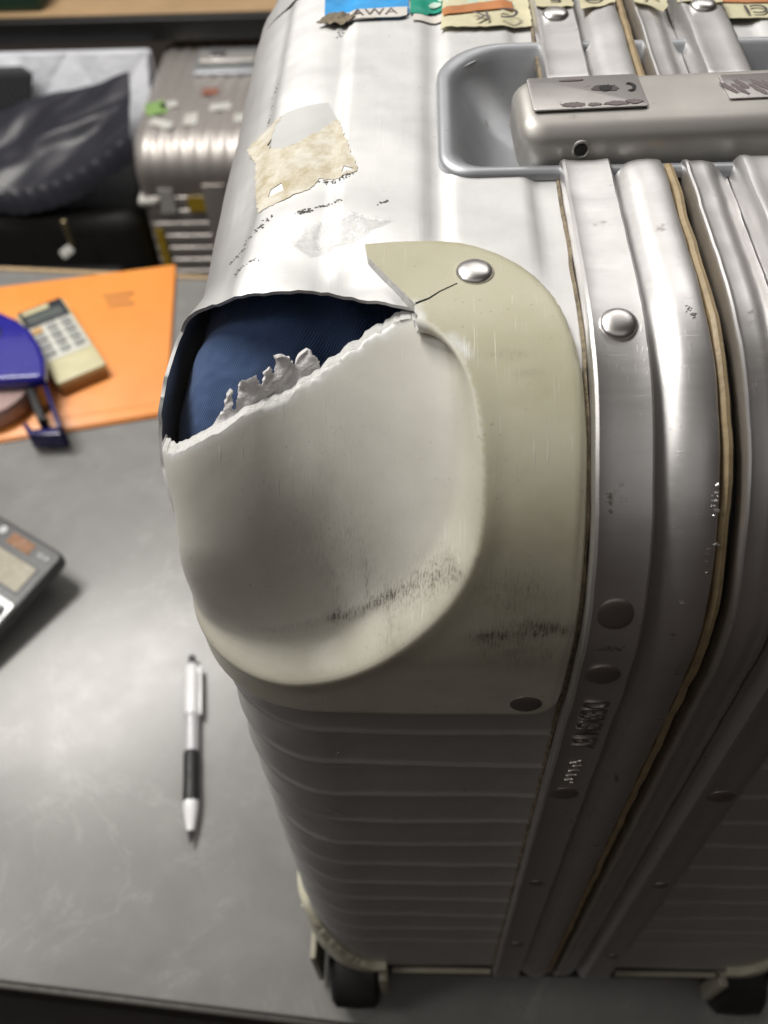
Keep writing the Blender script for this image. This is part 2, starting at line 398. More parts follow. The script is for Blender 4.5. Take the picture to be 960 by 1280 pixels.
def shell_pt(a, s, mirror=False):
    ss = (s+PER/2) % PER-PER/2
    y, z, ny, nz, r = ring(s); h = 0.
    # ribs across the near side, creases along the top
    if ny < -.5 and ss > .118:
        for kk, zk in enumerate(RIBS):
            dz = z-zk-.0012*noise.noise(Vector((a*16, kk*3.7, .5)))
            if abs(dz) < .009: h += .0008*math.exp(-(dz/.0011)**2)+.0004*math.exp(-((dz+.003)/.003)**2)
    if nz > .2:
        wt = float(sm((.004-ss)/.03)) if ss > -.1 else 1.
        h += wt*(.0013*float(sm((a-.032)/.0035)-sm((a-.056)/.005)) + .0013*float(sm((a-.062)/.004)-sm((a-.084)/.004)) - .0011*float(sm((.013-a)/.004)))
    if not mirror:
        # dents and buckling of the damaged top corner
        for da, ds, ra, rs, hh in ((.030, -.022, .012, .010, -.0012), (.012, -.022, .010, .016, .0012), (.044, -.035, .012, .010, .0006), (.02, -.05, .014, .012, -.0007),
                                   (.005, -.06, .006, .02, -.0008), (.042, -.009, .008, .005, -.0012), (.03, .16, .03, .02, -.0012), (.015, .22, .012, .012, -.0014), (.05, -.07, .02, .012, .0005)):
            q = ((a-da)/ra)**2+((ss-ds)/rs)**2
            if q < 9: h += hh*math.exp(-q)
    if not mirror and -.03 < ss < .01 and a < .056: h += .0022*noise.noise(Vector((a*75, ss*30, 8.3)))*math.exp(-((ss+.006)/.010)**2)*float(sm((.056-a)/.012))
    h += .0005*fbm(a, s, 3.1, 28)
    if a >= XC: x = a; ins = 0; nx = 0; nn = 1
    else:
        th = (XC-a)/RC
        if th < math.pi/2: x = XC-RC*math.sin(th); ins = RC*(1-math.cos(th)); nx = -math.sin(th); nn = math.cos(th)
        else: x = XL; ins = RC+(th-math.pi/2)*RC; nx = -1; nn = 0
    yy, zz = off(s, nn*h-ins); x += nx*h
    if not mirror:
        e = .0035 if ss < -.03 else .0035+.004*float(sm((ss+.03)/.02))
        e *= 1-float(sm((ss-.02)/.08)) if ss > 0 else 1
        if ss < -.2 or ss > .2: e = 0.
        wl = float(sm((.026-a)/.045)); x -= e*wl; zz += .25*e*wl if ss < .02 else 0
    return (.252-x if mirror else x), yy, zz

# ================================================================ SETTING: table, floor
flo = box('floor', (-2.2, -1.2, -.76), (1.6, 2.6, -.72), 'floor_dark'); flo['kind'] = 'structure'
tb = empty('table', (-.1, .32, -.72), 'grey mottled laminate table that the damaged suitcase stands on', 'table')
txf = Matrix.Translation((0, -.028, 0)) @ Matrix.Rotation(R_(-5.2), 4, 'Z')
box('tabletop', (-1.15, .0, -.030), (.75, .676, 0), 'table_laminate', tb, .0015, 2, txf)
box('edge_band', (-1.15, -.004, -.0295), (.75, -.0003, -.0015), 'dark_edge', tb, .0008, 2, txf)
box('edge_band', (-1.15, .6763, -.0295), (.75, .682, .0012), 'tan_edge', tb, .001, 2, txf)
for lx in (-1.1, .66):
    for ly in (.05, .59): box('leg', (lx, ly, -.715), (lx+.05, ly+.05, -.0302), 'dark_edge', tb, .004, 2, txf)

# ================================================================ THE SUITCASE
SREF = (.126, .18, .25)
suit = empty('suitcase', (.126, .18, 0), 'damaged silver aluminium suitcase with torn open top corner showing blue lining', 'suitcase')
CUP = (.0615, .0990, .1905, .1735)

def jag(poly, amp, seed, step=.0018):
    rnd = random.Random(seed); out = []
    for i in range(len(poly)-1):
        a = np.array(poly[i]); b = np.array(poly[i+1]); k = max(1, int(np.linalg.norm(b-a)/step)); n = np.array([-(b-a)[1], (b-a)[0]]); n /= max(1e-9, np.linalg.norm(n))
        for j in range(k):
            out.append(tuple(a+(b-a)*j/k+n*rnd.uniform(-amp, amp)))
    out.append(tuple(poly[-1])); return out
torn = jag([(.0545, .0004), (.050, -.0004), (.044, -.002), (.040, -.0038), (.036, -.005), (.027, -.0058), (.019, -.0063), (.012, -.008), (.005, -.0105), (-.004, -.0135), (-.0105, -.0150)], .00035, 3)
tornl = jag([(-.0125, -.011), (-.0135, .003), (-.0145, .015), (-.0155, .026)], .0006, 5)
hole = torn + tornl + [(-.017, .04), (-.014, .07), (-.012, .1085), (.020, .1085), (.035, .106), (.047, .098), (.0595, .084), (.0675, .0725), (.0722, .061), (.0732, .048), (.0727, .033), (.0705, .021), (.0655, .0095), (.0610, .0035), (.0580, .0008)]
AEND = XC-RC*math.pi/2-.008
def build_shell(mirror):
    AX = .0935
    na = 84; A = np.linspace(AEND, AX, na); da = A[1]-A[0]
    # s lattice: fine near the camera, coarse behind
    s_lo, s_hi = -.175, .40
    Sf = np.concatenate([np.arange(s_lo, .116, .0016 if not mirror else .002), np.arange(.116, s_hi+1e-9, .0008)])
    Sc = np.linspace(Sf[-1], PER+s_lo, 70)[1:-1]
    gx, gy = np.meshgrid(A, Sf); grid = np.stack([gx.ravel(), gy.ravel()], 1)
    x0, y0, x1, y1 = CUP
    m = .004
    cuphole = [(x0+m, -(y0+m-.048)), (AX+.02, -(y0+m-.048)), (AX+.02, -(y1-m-.048)), (x0+m, -(y1-m-.048))]
    if not mirror:
        # left lattice, clipped by tear and handle cup
        notch = [(AEND, s_lo), (AEND, Sf[-1]), (AX, Sf[-1]), (AX, -(y0+m-.048)), (x0+m+.005, -(y0+m-.048)), (x0+m, -(y0+m+.005-.048)), (x0+m, -(y1-m-.014-.048)), (x0+m+.014, -(y1-m-.048)), (AX, -(y1-m-.048)), (AX, s_lo)]
        def line(p, q, n): return [tuple(np.array(p)+(np.array(q)-np.array(p))*i/n) for i in range(n)]
        P, T = tri2d(notch, [hole], .0016, grid)
    else:
        notch = [(AEND, s_lo), (AEND, Sf[-1]), (AX, Sf[-1]), (AX, -(y0+m-.048)), (x0+m+.005, -(y0+m-.048)), (x0+m, -(y0+m+.005-.048)), (x0+m, -(y1-m-.014-.048)), (x0+m+.014, -(y1-m-.048)), (AX, -(y1-m-.048)), (AX, s_lo)]
        P, T = tri2d(notch, [], .002, grid)
    X = np.array([shell_pt(a, s, mirror) for a, s in P])
    o = sheet('shell', P, T, X, .0009, 'aluminium_shell', suit, ref=SREF, angle=60)
    o['label'] = 'ribbed silver shell half with torn top corner' if not mirror else 'ribbed silver shell half right of the seam'
    # the far rest of the ring and the big side panel
    V = []; F = []; rows = np.concatenate([[Sf[-1]], Sc, [PER+s_lo]]); Ac = np.linspace(AEND, AX, 30)
    for s in rows: V += [shell_pt(a, s, mirror) for a in Ac]
    n = len(Ac)
    for i in range(len(rows)-1):
        for j in range(n-1): F.append((i*n+j, i*n+j+1, (i+1)*n+j+1, (i+1)*n+j))
    b = len(V); loop = np.concatenate([np.arange(s_lo, Sf[-1], .006), rows[:-1]])
    V += [shell_pt(AEND+.0002, s, mirror) for s in loop]; F.append(tuple(range(b, len(V))))
    q = mesh('shell_back', V, F, 'aluminium_shell', suit, True, 60)
    bm = bmesh.new(); bm.from_mesh(q.data); bmesh.ops.recalc_face_normals(bm, faces=bm.faces); bm.to_mesh(q.data); bm.free()
build_shell(False); build_shell(True)

# ---- frame: strips, beads and gasket swept round the ring, open at the handle cup
S0, S1 = -(.1050-.048), -(.1400-.048)+PER
def sweep(name, prof, mat, ends=.0050, drop=.0075, wob=0., parent=suit, seed=0, angle=30):
    ss = [S0+ (x*x)*.012 for x in np.linspace(0, 1, 10)]
    k = S0+.012
    while k < S1-.012:
        k += .0025 if k < .5 or k > PER-.15 else .012; ss.append(min(k, S1-.012))
    ss += [S1-(x*x)*.012 for x in np.linspace(1, 0, 10)][1:]
    V = []; F = []; n = len(prof)
    for s in ss:
        e = min(s-S0, S1-s); dr = drop*(1-math.sqrt(max(0, 1-(1-min(1, e/ends))**2)))
        for x, h in prof:
            wv = wob*fbm(s, seed, 0, 60)
            y, z = off(s, h-dr+wv); V.append((x+wv, y, z))
    for i in range(len(ss)-1):
        for j in range(n): j2 = (j+1) % n; F.append((i*n+j, i*n+j2, (i+1)*n+j2, (i+1)*n+j))
    F.append(tuple(range(n))[::-1]); F.append(tuple((len(ss)-1)*n+j for j in range(n)))
    o = mesh(name, V, F, mat, parent, True, angle)
    bm = bmesh.new(); bm.from_mesh(o.data); bmesh.ops.recalc_face_normals(bm, faces=bm.faces); bm.to_mesh(o.data); bm.free()
    return o
def mirp(p): return [(.2515-x, h) for x, h in p][::-1]
strip = [(.0940, -.003), (.0940, .0040), (.0943, .0050), (.0950, .0055), (.0962, .0052), (.0985, .0050), (.1030, .0050), (.1053, .0053), (.1064, .0055), (.1070, .0050), (.1074, .0030), (.1076, -.003)]
bead = [(.1077, -.003), (.1077, .0008), (.1084, .0014), (.1094, .0022), (.1108, .0034), (.1125, .0044), (.1145, .0050), (.1170, .0052), (.1195, .0050), (.1206, .0046), (.1211, .0038), (.1212, -.006)]
sweep('frame_strip', strip, 'aluminium_strip', wob=.0002, seed=1)
sweep('frame_bead', bead, 'aluminium_strip', wob=.00025, seed=2)
sweep('gasket', [(.1214, -.006), (.1214, .0022), (.1218, .0034), (.1228, .0038), (.1238, .0034), (.1243, .0020), (.1243, -.006)], 'rubber_tan', wob=.0004, seed=3)
sweep('gasket_seal', [(.1245, -.006), (.1245, -.002), (.1262, -.002), (.1262, -.006)], 'rubber_black')
rbead = [(.1264, -.006), (.1264, .0038), (.1268, .0046), (.1274, .0047), (.1285, .0042), (.1310, .0044), (.1340, .0038), (.1362, .0022), (.1376, .0008), (.1385, .0005), (.1388, -.003)]
rstrip = [(.1389, -.003), (.1389, .0006), (.1396, .0022), (.1406, .0046), (.1415, .0056), (.1426, .0057), (.1440, .0053), (.1500, .0053), (.1535, .0055), (.1545, .0050), (.1549, .0035), (.1551, -.003)]
sweep('frame_bead', rbead, 'aluminium_strip', wob=.00025, seed=4)
sweep('frame_strip', rstrip, 'aluminium_strip', wob=.0002, seed=5)
# dirt lines along the strip
sweep('dirt_line', [(.0930, -.002), (.0930, .0003), (.0934, .0006), (.09385, .0007), (.0939, -.002)], 'grime', wob=.0004, seed=8)

# ---- rivets
def rivet(loc, n, r, parent, h=.0016, mat='rivet_metal'):
    pr = [(r*1.0, -.0008), (r*1.0, .0001), (r*.96, h*.35), (r*.85, h*.62), (r*.62, h*.88), (r*.32, h*.98), (.0003, h)]
    return lathe('rivet', pr, mat, parent, align(loc, n), 28, 50)
def on_ring(x, s, h):
    y, z, ny, nz, r = ring(s); return (x, y+ny*h, z+nz*h), (0, ny, nz)
for x, s in ((.1008, .011), (.1005, RT*math.pi/2+ZT-RT-.428+.0), (.1005, RT*math.pi/2+ZT-RT-.407), (.1005, RT*math.pi/2+ZT-RT-.330), (.1005, RT*math.pi/2+ZT-RT-.237), (.1005, RT*math.pi/2+ZT-RT-.14),
             (.1005, -(.186-.048)), (.1482, -(.189-.048)), (.1485, RT*math.pi/2+ZT-RT-.329), (.1485, RT*math.pi/2+ZT-RT-.237), (.1485, RT*math.pi/2+ZT-RT-.12)):
    big = s < .2
    p, n = on_ring(x, s, .0050 if x < .126 else .0053); front = s > .05; rivet(p, n, .0044 if big else .0030, suit, .0007 if front else .0017, 'rivet_dull' if front else 'rivet_metal')
# ---- embossed writing on the strip
def text(name, body, size, xf, mat, parent, ext=.0003, italic=0., bevel=0.):
    cu = bpy.data.curves.new(name, 'FONT'); cu.body = body; cu.size = size; cu.extrude = ext; cu.align_x = 'CENTER'; cu.align_y = 'CENTER'; cu.shear = italic; cu.bevel_depth = bevel
    o = bpy.data.objects.new(name, cu); col.objects.link(o)
    dg = bpy.context.evaluated_depsgraph_get(); me = bpy.data.meshes.new_from_object(o.evaluated_get(dg)); bpy.data.objects.remove(o)
    me.transform(xf); me.materials.clear(); return link(name, me, mat, parent)
def down(x, z, y): return frame((x, y, z), (0, 0, -1), (1, 0, 0))
YS = YF-.0050
text('embossed_text', 'DESIGN BY', .0098, down(.1008, .3790, YS-.0001) @ Matrix.Diagonal((.60, 1, 1, 1)), 'rivet_dull', suit, .0003)
V = []; F = []; nS = 90
for k in range(nS):
    q = k/(nS-1); zz_ = .3565-.0175*q; xx_ = .1008+(.0016*(1-.4*q))*math.sin(q*34)+.0006*math.sin(q*61+1)
    for dx_, dy_ in ((-.00022, 0), (0, -.0004), (.00022, 0)): V.append((xx_+dx_, YS+dy_+.00005, zz_))
for k in range(nS-1): F += [(k*3, k*3+1, k*3+4, k*3+3), (k*3+1, k*3+2, k*3+5, k*3+4)]
mesh('embossed_script', V, F, 'rivet_dull', suit)

# ---- the yellowed corner guard
RIM = [(.0535, .001), (.056, .005), (.063, .012), (.068, .022), (.070, .034), (.0705, .048), (.0695, .060), (.065, .071), (.057, .082), (.045, .0955), (.034, .1035), (.020, .106), (.006, .1065), (-.006, .107), (-.05, .107)]
for _ in range(3):
    RIM = [RIM[0]]+[q_ for a_, b_ in zip(RIM[:-1], RIM[1:]) for q_ in ((.75*a_[0]+.25*b_[0], .75*a_[1]+.25*b_[1]), (.25*a_[0]+.75*b_[0], .25*a_[1]+.75*b_[1]))]+[RIM[-1]]
RIMC = RIM + [(-.05, .001)]
frac = jag([(-.030, .024), (-.014, .0290), (-.0075, .0360), (-.003, .0408), (.009, .0422), (.015, .0415), (.024, .0418), (.033, .0382), (.039, .0343), (.048, .0278), (.0543, .0205), (.0557, .0110), (.0553, .0025)], .0005, 11, .0012)
flr = [(.0555, .0022), (.0515, -.003), (.047, -.010), (.0435, -.0155), (.0425, -.0225)]
flange = [(.050, -.0232), (.059, -.0234), (.066, -.0225), (.071, -.0205), (.076, -.0175), (.081, -.013), (.0848, -.008), (.0878, -.002), (.0902, .005), (.0918, .013), (.0928, .022), (.0932, .035), (.0932, .113), (.0928, .1165), (.0918, .1195), (.0900, .1220), (.0875, .1235), (.0845, .1240),
          (.05, .1240), (.033, .1232), (.02, .1222), (0, .122), (-.02, .122), (-.030, .122)]
gout = frac + flr[1:] + flange
OPEN = flange + [(-.030, .019)]
CP = [(.005, .099), (.016, .0972), (.026, .0958), (.037, .0918), (.047, .0842), (.053, .0788), (.059, .0730), (.064, .0670), (.068, .060)]
CREASE = [tuple(np.array(a)+(np.array(b)-np.array(a))*k/8) for a, b in zip(CP[:-1], CP[1:]) for k in range(8)]
def guard_pts(P):
    d_edge = np.minimum(pdist(P, flr[-1:]+flange, False), 1); d_rim = pdist(P, RIM, False); ins = inpoly(P, RIMC)
    X = []
    for (a, s), de, dr, i in zip(P, d_edge, d_rim, ins):
        rc = .021+.012*float(sm((s-.07)/.045)); xl = -.0050+.0026*math.exp(-((s-.060)/.03)**2); xc = xl+rc
        t_ = min(1, de/.0028); h = .0003+.0026*math.sqrt(max(0, 1-(1-t_)**2))
        if a >= xc: x = a; q = 0; nx = 0; nn = 1
        else:
            th = (xc-a)/rc
            if th < math.pi/2: x = xc-rc*math.sin(th); q = rc*(1-math.cos(th)); nx = -math.sin(th); nn = math.cos(th)
            else: x = xl; q = rc+(th-math.pi/2)*rc; nx = -1; nn = 0
        y, z = off(s, nn*h-q); x += nx*h
        lip = .0007*math.exp(-(dr/.0035)**2) if s > .0 else 0
        y -= lip*.7; z += lip*.4
        if i:
            dep = (.0190+.0065*float(sm((.080-s)/.050)))*float(sm((a+.034)/.072))*float(sm((s-.001)/.018))
            tt = min(1, dr/.031); k = math.sqrt(max(0, 1-(1-tt)**2))*float(sm((dr+.0004)/.0060)); wy = float(sm((s+.002)/.026))
            z -= dep*k*(1-wy)*.8; y = min(y+dep*k*wy, max(y, .0452)) if y+dep*k*wy > .0452 else y+dep*k*wy
        y -= .0080*float(sm((.030-a)/.030))*math.exp(-((s-.030)/.026)**2)
        dc = min(math.hypot(a-p_[0], (s-p_[1])) for p_ in CREASE); y -= .0003*float(sm((a-.012)/.02))*math.exp(-(dc/.0014)**2)
        y += .00012*fbm(a, s, 1.7, 45)
        X.append((x, y, z))
    return np.array(X)
gx, gy = np.meshgrid(np.arange(-.031, .095, .0010), np.arange(-.025, .125, .0010)); gg = np.stack([gx.ravel(), gy.ravel()], 1)
gg = gg[pdist(gg, RIM, False) > .0018]; rl = np.array(dense(RIM, .0008)[:-60])
rn = np.gradient(rl, axis=0); rn = np.stack([-rn[:, 1], rn[:, 0]], 1); rn /= np.maximum(np.linalg.norm(rn, axis=1)[:, None], 1e-9)
gg = np.concatenate([gg]+[rl+rn*o_ for o_ in (-.0014, -.0007, 0, .0007, .0014)])
P, T = tri2d(gout, [], .0010, gg)
X = guard_pts(P)
ins = inpoly(P, RIMC); dr = pdist(P, RIM, False); df = pdist(P, frac, False)
yl = np.where(ins, .55*(1-sm(dr/.010)), 1.0); yl = np.where(~ins, .45+.55*sm((.125-P[:, 1])/.09), yl)
whf = np.maximum(sm((.0028-df)/.0025), .9*sm(1-pdist(P, [(.046, .020), (.052, .010)], False)/.0045))
whf = np.maximum(whf, .8*sm(1-pdist(P, [(.0635, .0125), (.0668, .0165)], False)/.0025))
def blob(a, s, ra, rs): return np.exp(-(((P[:, 0]-a)/ra)**2+((P[:, 1]-s)/rs)**2))
gr = 2.3*blob(.0845, .0805, .0065, .0024)+2.1*blob(.0735, .0835, .0050, .0021)+.75*blob(.080, .0895, .012, .006)+.65*blob(.079, .071, .010, .008)
scuffl = [(.0645, .0665), (.059, .0728), (.053, .0788), (.047, .0838), (.040, .0895), (.034, .0930)]
ds = pdist(P, scuffl, False); gr += 1.15*np.exp(-(ds/.0010)**2)+.35*np.exp(-(ds/.0028)**2)
gr += .45*np.exp(-(pdist(P, [(.036, .0922), (.026, .0958), (.012, .0978)], False)/.0012)**2)+.34*blob(.036, .076, .016, .012)+.16*blob(.03, .05, .02, .02)+.5*blob(.049, .0885, .0020, .006)
gr += .5*np.exp(-(pdist(P, [(.0420, .072), (.0435, .086)], False)/.0007)**2)+.35*np.exp(-(pdist(P, [(.034, .080), (.035, .092)], False)/.0012)**2)
gr += .7*blob(.080, .0215, .003, .0007)+.4*blob(.076, .017, .006, .0012)
mask = np.stack([yl, whf, np.clip(gr, 0, 2.3)], 1)
guard = sheet('corner_guard', P, T, X, .0026, ['guard_plastic', 'broken_plastic'], suit, ref=SREF, mask=mask, angle=50, hd=(sm(1-df/.008)*sm((P[:, 1]-.012)/.010), np.array([.0003, .0040, -.0004])))
guard['label'] = 'yellowed plastic corner guard with its upper corner broken away'
def gpt(a, s): return guard_pts(np.array([[a, s], [a+.001, s], [a, s+.001]]))
def gnorm(a, s):
    p = gpt(a, s); n = np.cross(p[1]-p[0], p[2]-p[0]); n /= np.linalg.norm(n)
    if n @ (p[0]-np.array(SREF)) < 0: n = -n
    return p[0], n
for a, s in ((.0695, -.0088), (.0838, .1155)):
    p, n = gnorm(a, s); rivet(p, n, .0046 if s < 0 else .0042, guard, .0016 if s < 0 else .0006, 'rivet_metal' if s < 0 else 'rivet_dull')
# crack running from the break to the rivet: a thin dark slit
cr = [(.0553, .0024), (.0585, .0008), (.061, -.0016), (.0652, -.0046)]
V = []; F = []
for i, (a, s) in enumerate(cr):
    p, n = gnorm(a, s); wd = .00028*(1-.6*i/3)
    for q in (-1, 1): V.append(p+n*.00012+np.array([0, q*wd, q*wd*.3]))
    for q in (-1, 1): V.append(p-n*.0004+np.array([0, q*wd, q*wd*.3]))
for i in range(3):
    b = i*4; c = b+4
    F += [(b, b+1, c+1, c), (b+2, b+3, c+3, c+2), (b, b+2, c+2, c), (b+1, b+3, c+3, c+1)]
mesh('crack', V, F, 'hole_black', guard)

# ---- torn plastic tongue standing behind the break
def wall_xy(x):
    k = np.interp(x, [-.01, -.001, .009, .015, .024, .033, .039, .048, .0545], [.034, .0408, .0422, .0415, .0418, .0388, .0350, .0285, .0200])
    p = guard_pts(np.array([[x, k]]))[0]; return p
tp = [(.0075, -.006), (.0085, .0008), (.0105, .003), (.0118, .0078), (.0128, .0082), (.0133, .0020), (.0137, .0020), (.0142, .0080), (.0155, .0100), (.0178, .0098), (.0188, .0055), (.0193, .0052), (.0197, .0088), (.0208, .0098), (.0214, .0070), (.0218, .0075),
      (.0222, .0118), (.0230, .0130), (.0250, .0108), (.0262, .0085), (.0268, .0065), (.0278, .0080), (.0295, .0085), (.0312, .0060), (.0325, .0015), (.0330, -.006)]
tp = jag(tp+tp[:1], .0003, 71, .0006)[:-1]
P, T = tri2d(tp, [], .0008)
X = []
for u, v in P:
    p = wall_xy(u); X.append((p[0]+.0006*fbm(u, v, 2, 220), p[1]+.0028+v*.50+.0016*fbm(u, v, 9, 260), p[2]-.001+v*.58))
torn_o = sheet('torn_plastic', P, T, np.array(X), .0009, 'torn_foam', guard, up=(0, -1, .3), angle=60)

# ---- blue lining bulging behind the tear
P, T = tri2d([(-.0005, 0), (.078, 0), (.078, .08), (-.0005, .08)], [], .0016)
X = []
for u, v in P:
    q = v/.08
    yw = float(np.interp(u, [-.006, .003, .012, .03, .05, .08], [.022, .020, .026, .040, .049, .052]))
    y = .090+(yw-.090)*q
    dx = min(.032, max(0, XC+.003-u)); zt = .4640-(RC-math.sqrt(max(1e-9, RC*RC-dx*dx)))
    z = zt-.003*q-.032*q**3
    fold = .0035*math.exp(-((u-.027-.018*q)/.0035)**2)*float(sm((q-.2)/.4)) - .002*math.exp(-((u-.018-.02*q)/.005)**2) + .0016*math.exp(-((q-.55-.3*(u-.02)/.05)/.05)**2)
    X.append((u-(.0040+.0048*float(sm((q-.25)/.4)))*float(sm((.022-u)/.022)), y, z+fold+.0012*fbm(u, v, 5, 38)))
lin = sheet('lining', P, T, np.array(X), .0006, 'lining_fabric', suit, up=(0, -.3, 1), angle=80)

# ---- handle cup and handle
def cup_loop(ins, n=10):
    x0, y0, x1, y1 = CUP; x0 += ins; y0 += ins; x1 -= ins; y1 -= ins
    rn = max(.003, .010-ins*.4); rf = max(.006, .022-ins*.5); Pq = []
    for cx, cy, r, a0 in ((x1-rf, y1-rf, rf, 0), (x0+rf, y1-rf, rf, 90), (x0+rn, y0+rn, rn, 180), (x1-rn, y0+rn, rn, 270)):
        for k in range(n+1): a = R_(a0+90*k/n); Pq.append((cx+r*math.cos(a), cy+r*math.sin(a)))
    return Pq
V = []; F = []; prof = [(0, .0004), (.0002, .0018), (.0008, .0026), (.0018, .0030), (.0032, .0028), (.0046, .0020), (.0062, .0002), (.0085, -.0030), (.0110, -.0068), (.0140, -.0102), (.0180, -.0130), (.0230, -.0148), (.029, -.0155)]
for ins, h in prof:
    lp = cup_loop(ins)
    for x, y in lp: V.append((x, y, ZT+(min(h, -.0004) if .0938 < x < .1555 else h)+.0010*float(sm((ins-.006)/.01))*fbm(x, y, 4, 55)))
n = len(lp)
for i in range(len(prof)-1):
    for k in range(n): k2 = (k+1) % n; F.append((i*n+k, i*n+k2, (i+1)*n+k2, (i+1)*n+k))
F.append(tuple((len(prof)-1)*n+k for k in range(n)))
mesh('handle_cup', V, F, 'aluminium_cup', suit, True, 50)
HX0, HX1, HY0, HY1 = .0835, .1690, .1045, .1335
hz0, hz1 = ZT-.0030, ZT+.0120
V = []; F = []
hp = [(.006, hz0)]+[(.004-.004*math.sin(a), hz0+.004-.004*math.cos(a)) for a in np.linspace(0, math.pi/2, 6)]+[(.0048-.0048*math.cos(a), hz1-.0048+.0048*math.sin(a)) for a in np.linspace(.05, math.pi/2, 9)]+[(.0075, hz1+.00005), (.012, hz1+.0001)]
for ins, h in hp: lpn = [(x, y, h-(.0012*float(sm((.116-y)/.012)))) for x, y in rpoly(HX0+ins, HY0+ins, HX1-ins, HY1-ins, max(.0012, .0072-ins*.8), 8)]; V += lpn
n = len(lpn)
for i_ in range(len(hp)-1):
    for k in range(n): k2 = (k+1) % n; F.append((i_*n+k, i_*n+k2, (i_+1)*n+k2, (i_+1)*n+k))
F += [tuple(range(n))[::-1], tuple((len(hp)-1)*n+k for k in range(n))]
bm = bmesh.new(); vs = [bm.verts.new(v) for v in V]
for f in F: bm.faces.new([vs[q] for q in f])
HROT = Matrix.Translation((HX0, .1035, 0)) @ Matrix.Rotation(R_(2.6), 4, 'Z') @ Matrix.Translation((-HX0, -.1035, 0))
hd = bmobj('handle', bm, 'handle_metal', suit, 40, HROT)
hd['label'] = 'grey metal carry handle with lock set in its cup'
for px in (HX0+.008, HX1-.008): lathe('pivot', [(.0035, -.012), (.0035, .008), (.0034, .0082)], 'aluminium_cup', hd, Matrix.Translation((px, .12, ZT-.01)), 16)
lp = prism('lock_plate', rpoly(HX0+.0040, .1125, .1185, .1300, .0012), hz1+.00015, hz1+.0007, 'plate_metal', hd, .0003, HROT)
def star(cx, cy, r, sq, n=18, seed=1):
    rnd = random.Random(seed); return [(cx+r*(1+rnd.uniform(-.25, .25))*math.cos(2*math.pi*k/n), cy+sq*r*(1+rnd.uniform(-.25, .25))*math.sin(2*math.pi*k/n)) for k in range(n)]
prism('keyhole', star(.1085, .1225, .0018, .9), hz1+.0007, hz1+.00095, 'hole_black', lp, 0, HROT)
prism('worn_mark', star(.1085, .1225, .0036, .45, 22, 4), hz1+.00065, hz1+.00085, 'ink', lp, 0, HROT)
cres = [(.1148+.0020*math.cos(a), .1225+.0024*math.sin(a)) for a in np.linspace(-1.5, 1.5, 10)]+[(.1142+.0016*math.cos(a), .1225+.0017*math.sin(a)) for a in np.linspace(1.5, -1.5, 10)]
prism('worn_mark', cres, hz1+.0007, hz1+.00095, 'hole_black', lp, 0, HROT)
for q, (cx, cy, r, sq) in enumerate(((.0985, .1145, .0030, .42), (.1040, .1142, .0018, .45), (.1100, .1143, .0030, .35), (.1150, .1148, .0022, .5), (.1000, .1275, .003, .15))):
    prism('worn_mark', star(cx, cy, r, sq, 26, 10+q), hz1+.0007, hz1+.00082+.00002*q, 'ink_grey', lp, 0, HROT)
bd = prism('badge', rpoly(.1405, .1145, .1575, .1275, .0008), hz1+.0000, hz1+.0005, 'plate_metal', hd, .0002, HROT)
for q in range(7):
    x = .1412+q*.0023; prism('worn_mark', star(x, .1210+random.uniform(-.003, .003), .0026, 1.3, 16, 40+q), hz1+.00045, hz1+.00060+.00001*q, 'ink_grey', bd, 0, HROT @ Matrix.Translation((x, .1210, 0)) @ Matrix.Rotation(.5, 4, 'Z') @ Matrix.Scale(.35, 4, (1, 0, 0)) @ Matrix.Translation((-x, -.1210, 0)))
sx = HROT @ align((.0998, HY0-.0001, ZT+.0056), (0, -1, .05))
sw = lathe('screw', [(.0025, -.001), (.0025, .0004), (.0021, .0006), (.0018, .0002), (.0014, -.0002)], 'handle_metal', hd, sx, 24)
lathe('socket', [(.0017, .0000), (.0017, .0004), (.0014, .00045)], 'hole_black', sw, sx, 6)

# ---- stickers on the top
def flat(name, poly, mat, z, th=.00025, parent=suit, holes=(), step=.0015, wob=.0002, top=None):
    P, T = tri2d(poly, list(holes), step)
    f = top or (lambda x, y: shell_pt(x, -(y-.048))[2])
    X = np.array([(x, y, f(x, y)+z+wob*(1+fbm(x, y, 1, 300))) for x, y in P]); return sheet(name, P, T, X, th, mat, parent, up=(0, 0, 1), angle=50)
def topz(x, y):
    if .094 < x < .1075 or .142 < x < .1551: return ZT+.0055
    if .1076 < x < .1215 or .126 < x < .142: return ZT+.0048
    if x > .155: return ZT+.001
    return shell_pt(x, -(y-.048))[2]
# all sticker edges run on behind the frame of the picture
st = flat('sticker', jag([(.0265, .196), (.050, .1938), (.0530, .1970), (.0530, .235), (.0225, .235)], .0002, 21)+[(.0225, .235), (.0245, .198)], 'sticker_blue', .0004); st['label'] = 'blue and white travel sticker'
flat('paper_band', [(.0285, .1937), (.0500, .1935), (.0525, .1945), (.0525, .2005), (.0285, .2000)], 'sticker_paper', .0009, parent=st)
text('printed_text', 'AWA', .0066, frame((.0415, .1972, ZT+.0025), (1, .03, 0), (0, 1, 0)), 'ink_grey', st, .00005)
flat('smudge', star(.0285, .1955, .0055, .75, 30, 77), 'grime', .0012, parent=st, step=.0008, wob=.0005)
st = flat('sticker', [(.0535, .1965), (.0590, .1960), (.0600, .1985), (.0880, .2040), (.0880, .235), (.0535, .235)], 'sticker_teal', .0006); st['label'] = 'teal green and white sticker'
for q in range(9):
    flat('printed_patch', star(.062+q*.0031, .2035+.0035*(q % 2), .0022, .9, 11, 90+q), 'sticker_mint', .0011+.00003*q, parent=st, step=.0012)
flat('paper_band', [(.0545, .1915), (.0645, .1920), (.0645, .1968), (.0590, .1960), (.0545, .1966)], 'sticker_paper', .0004, parent=st)
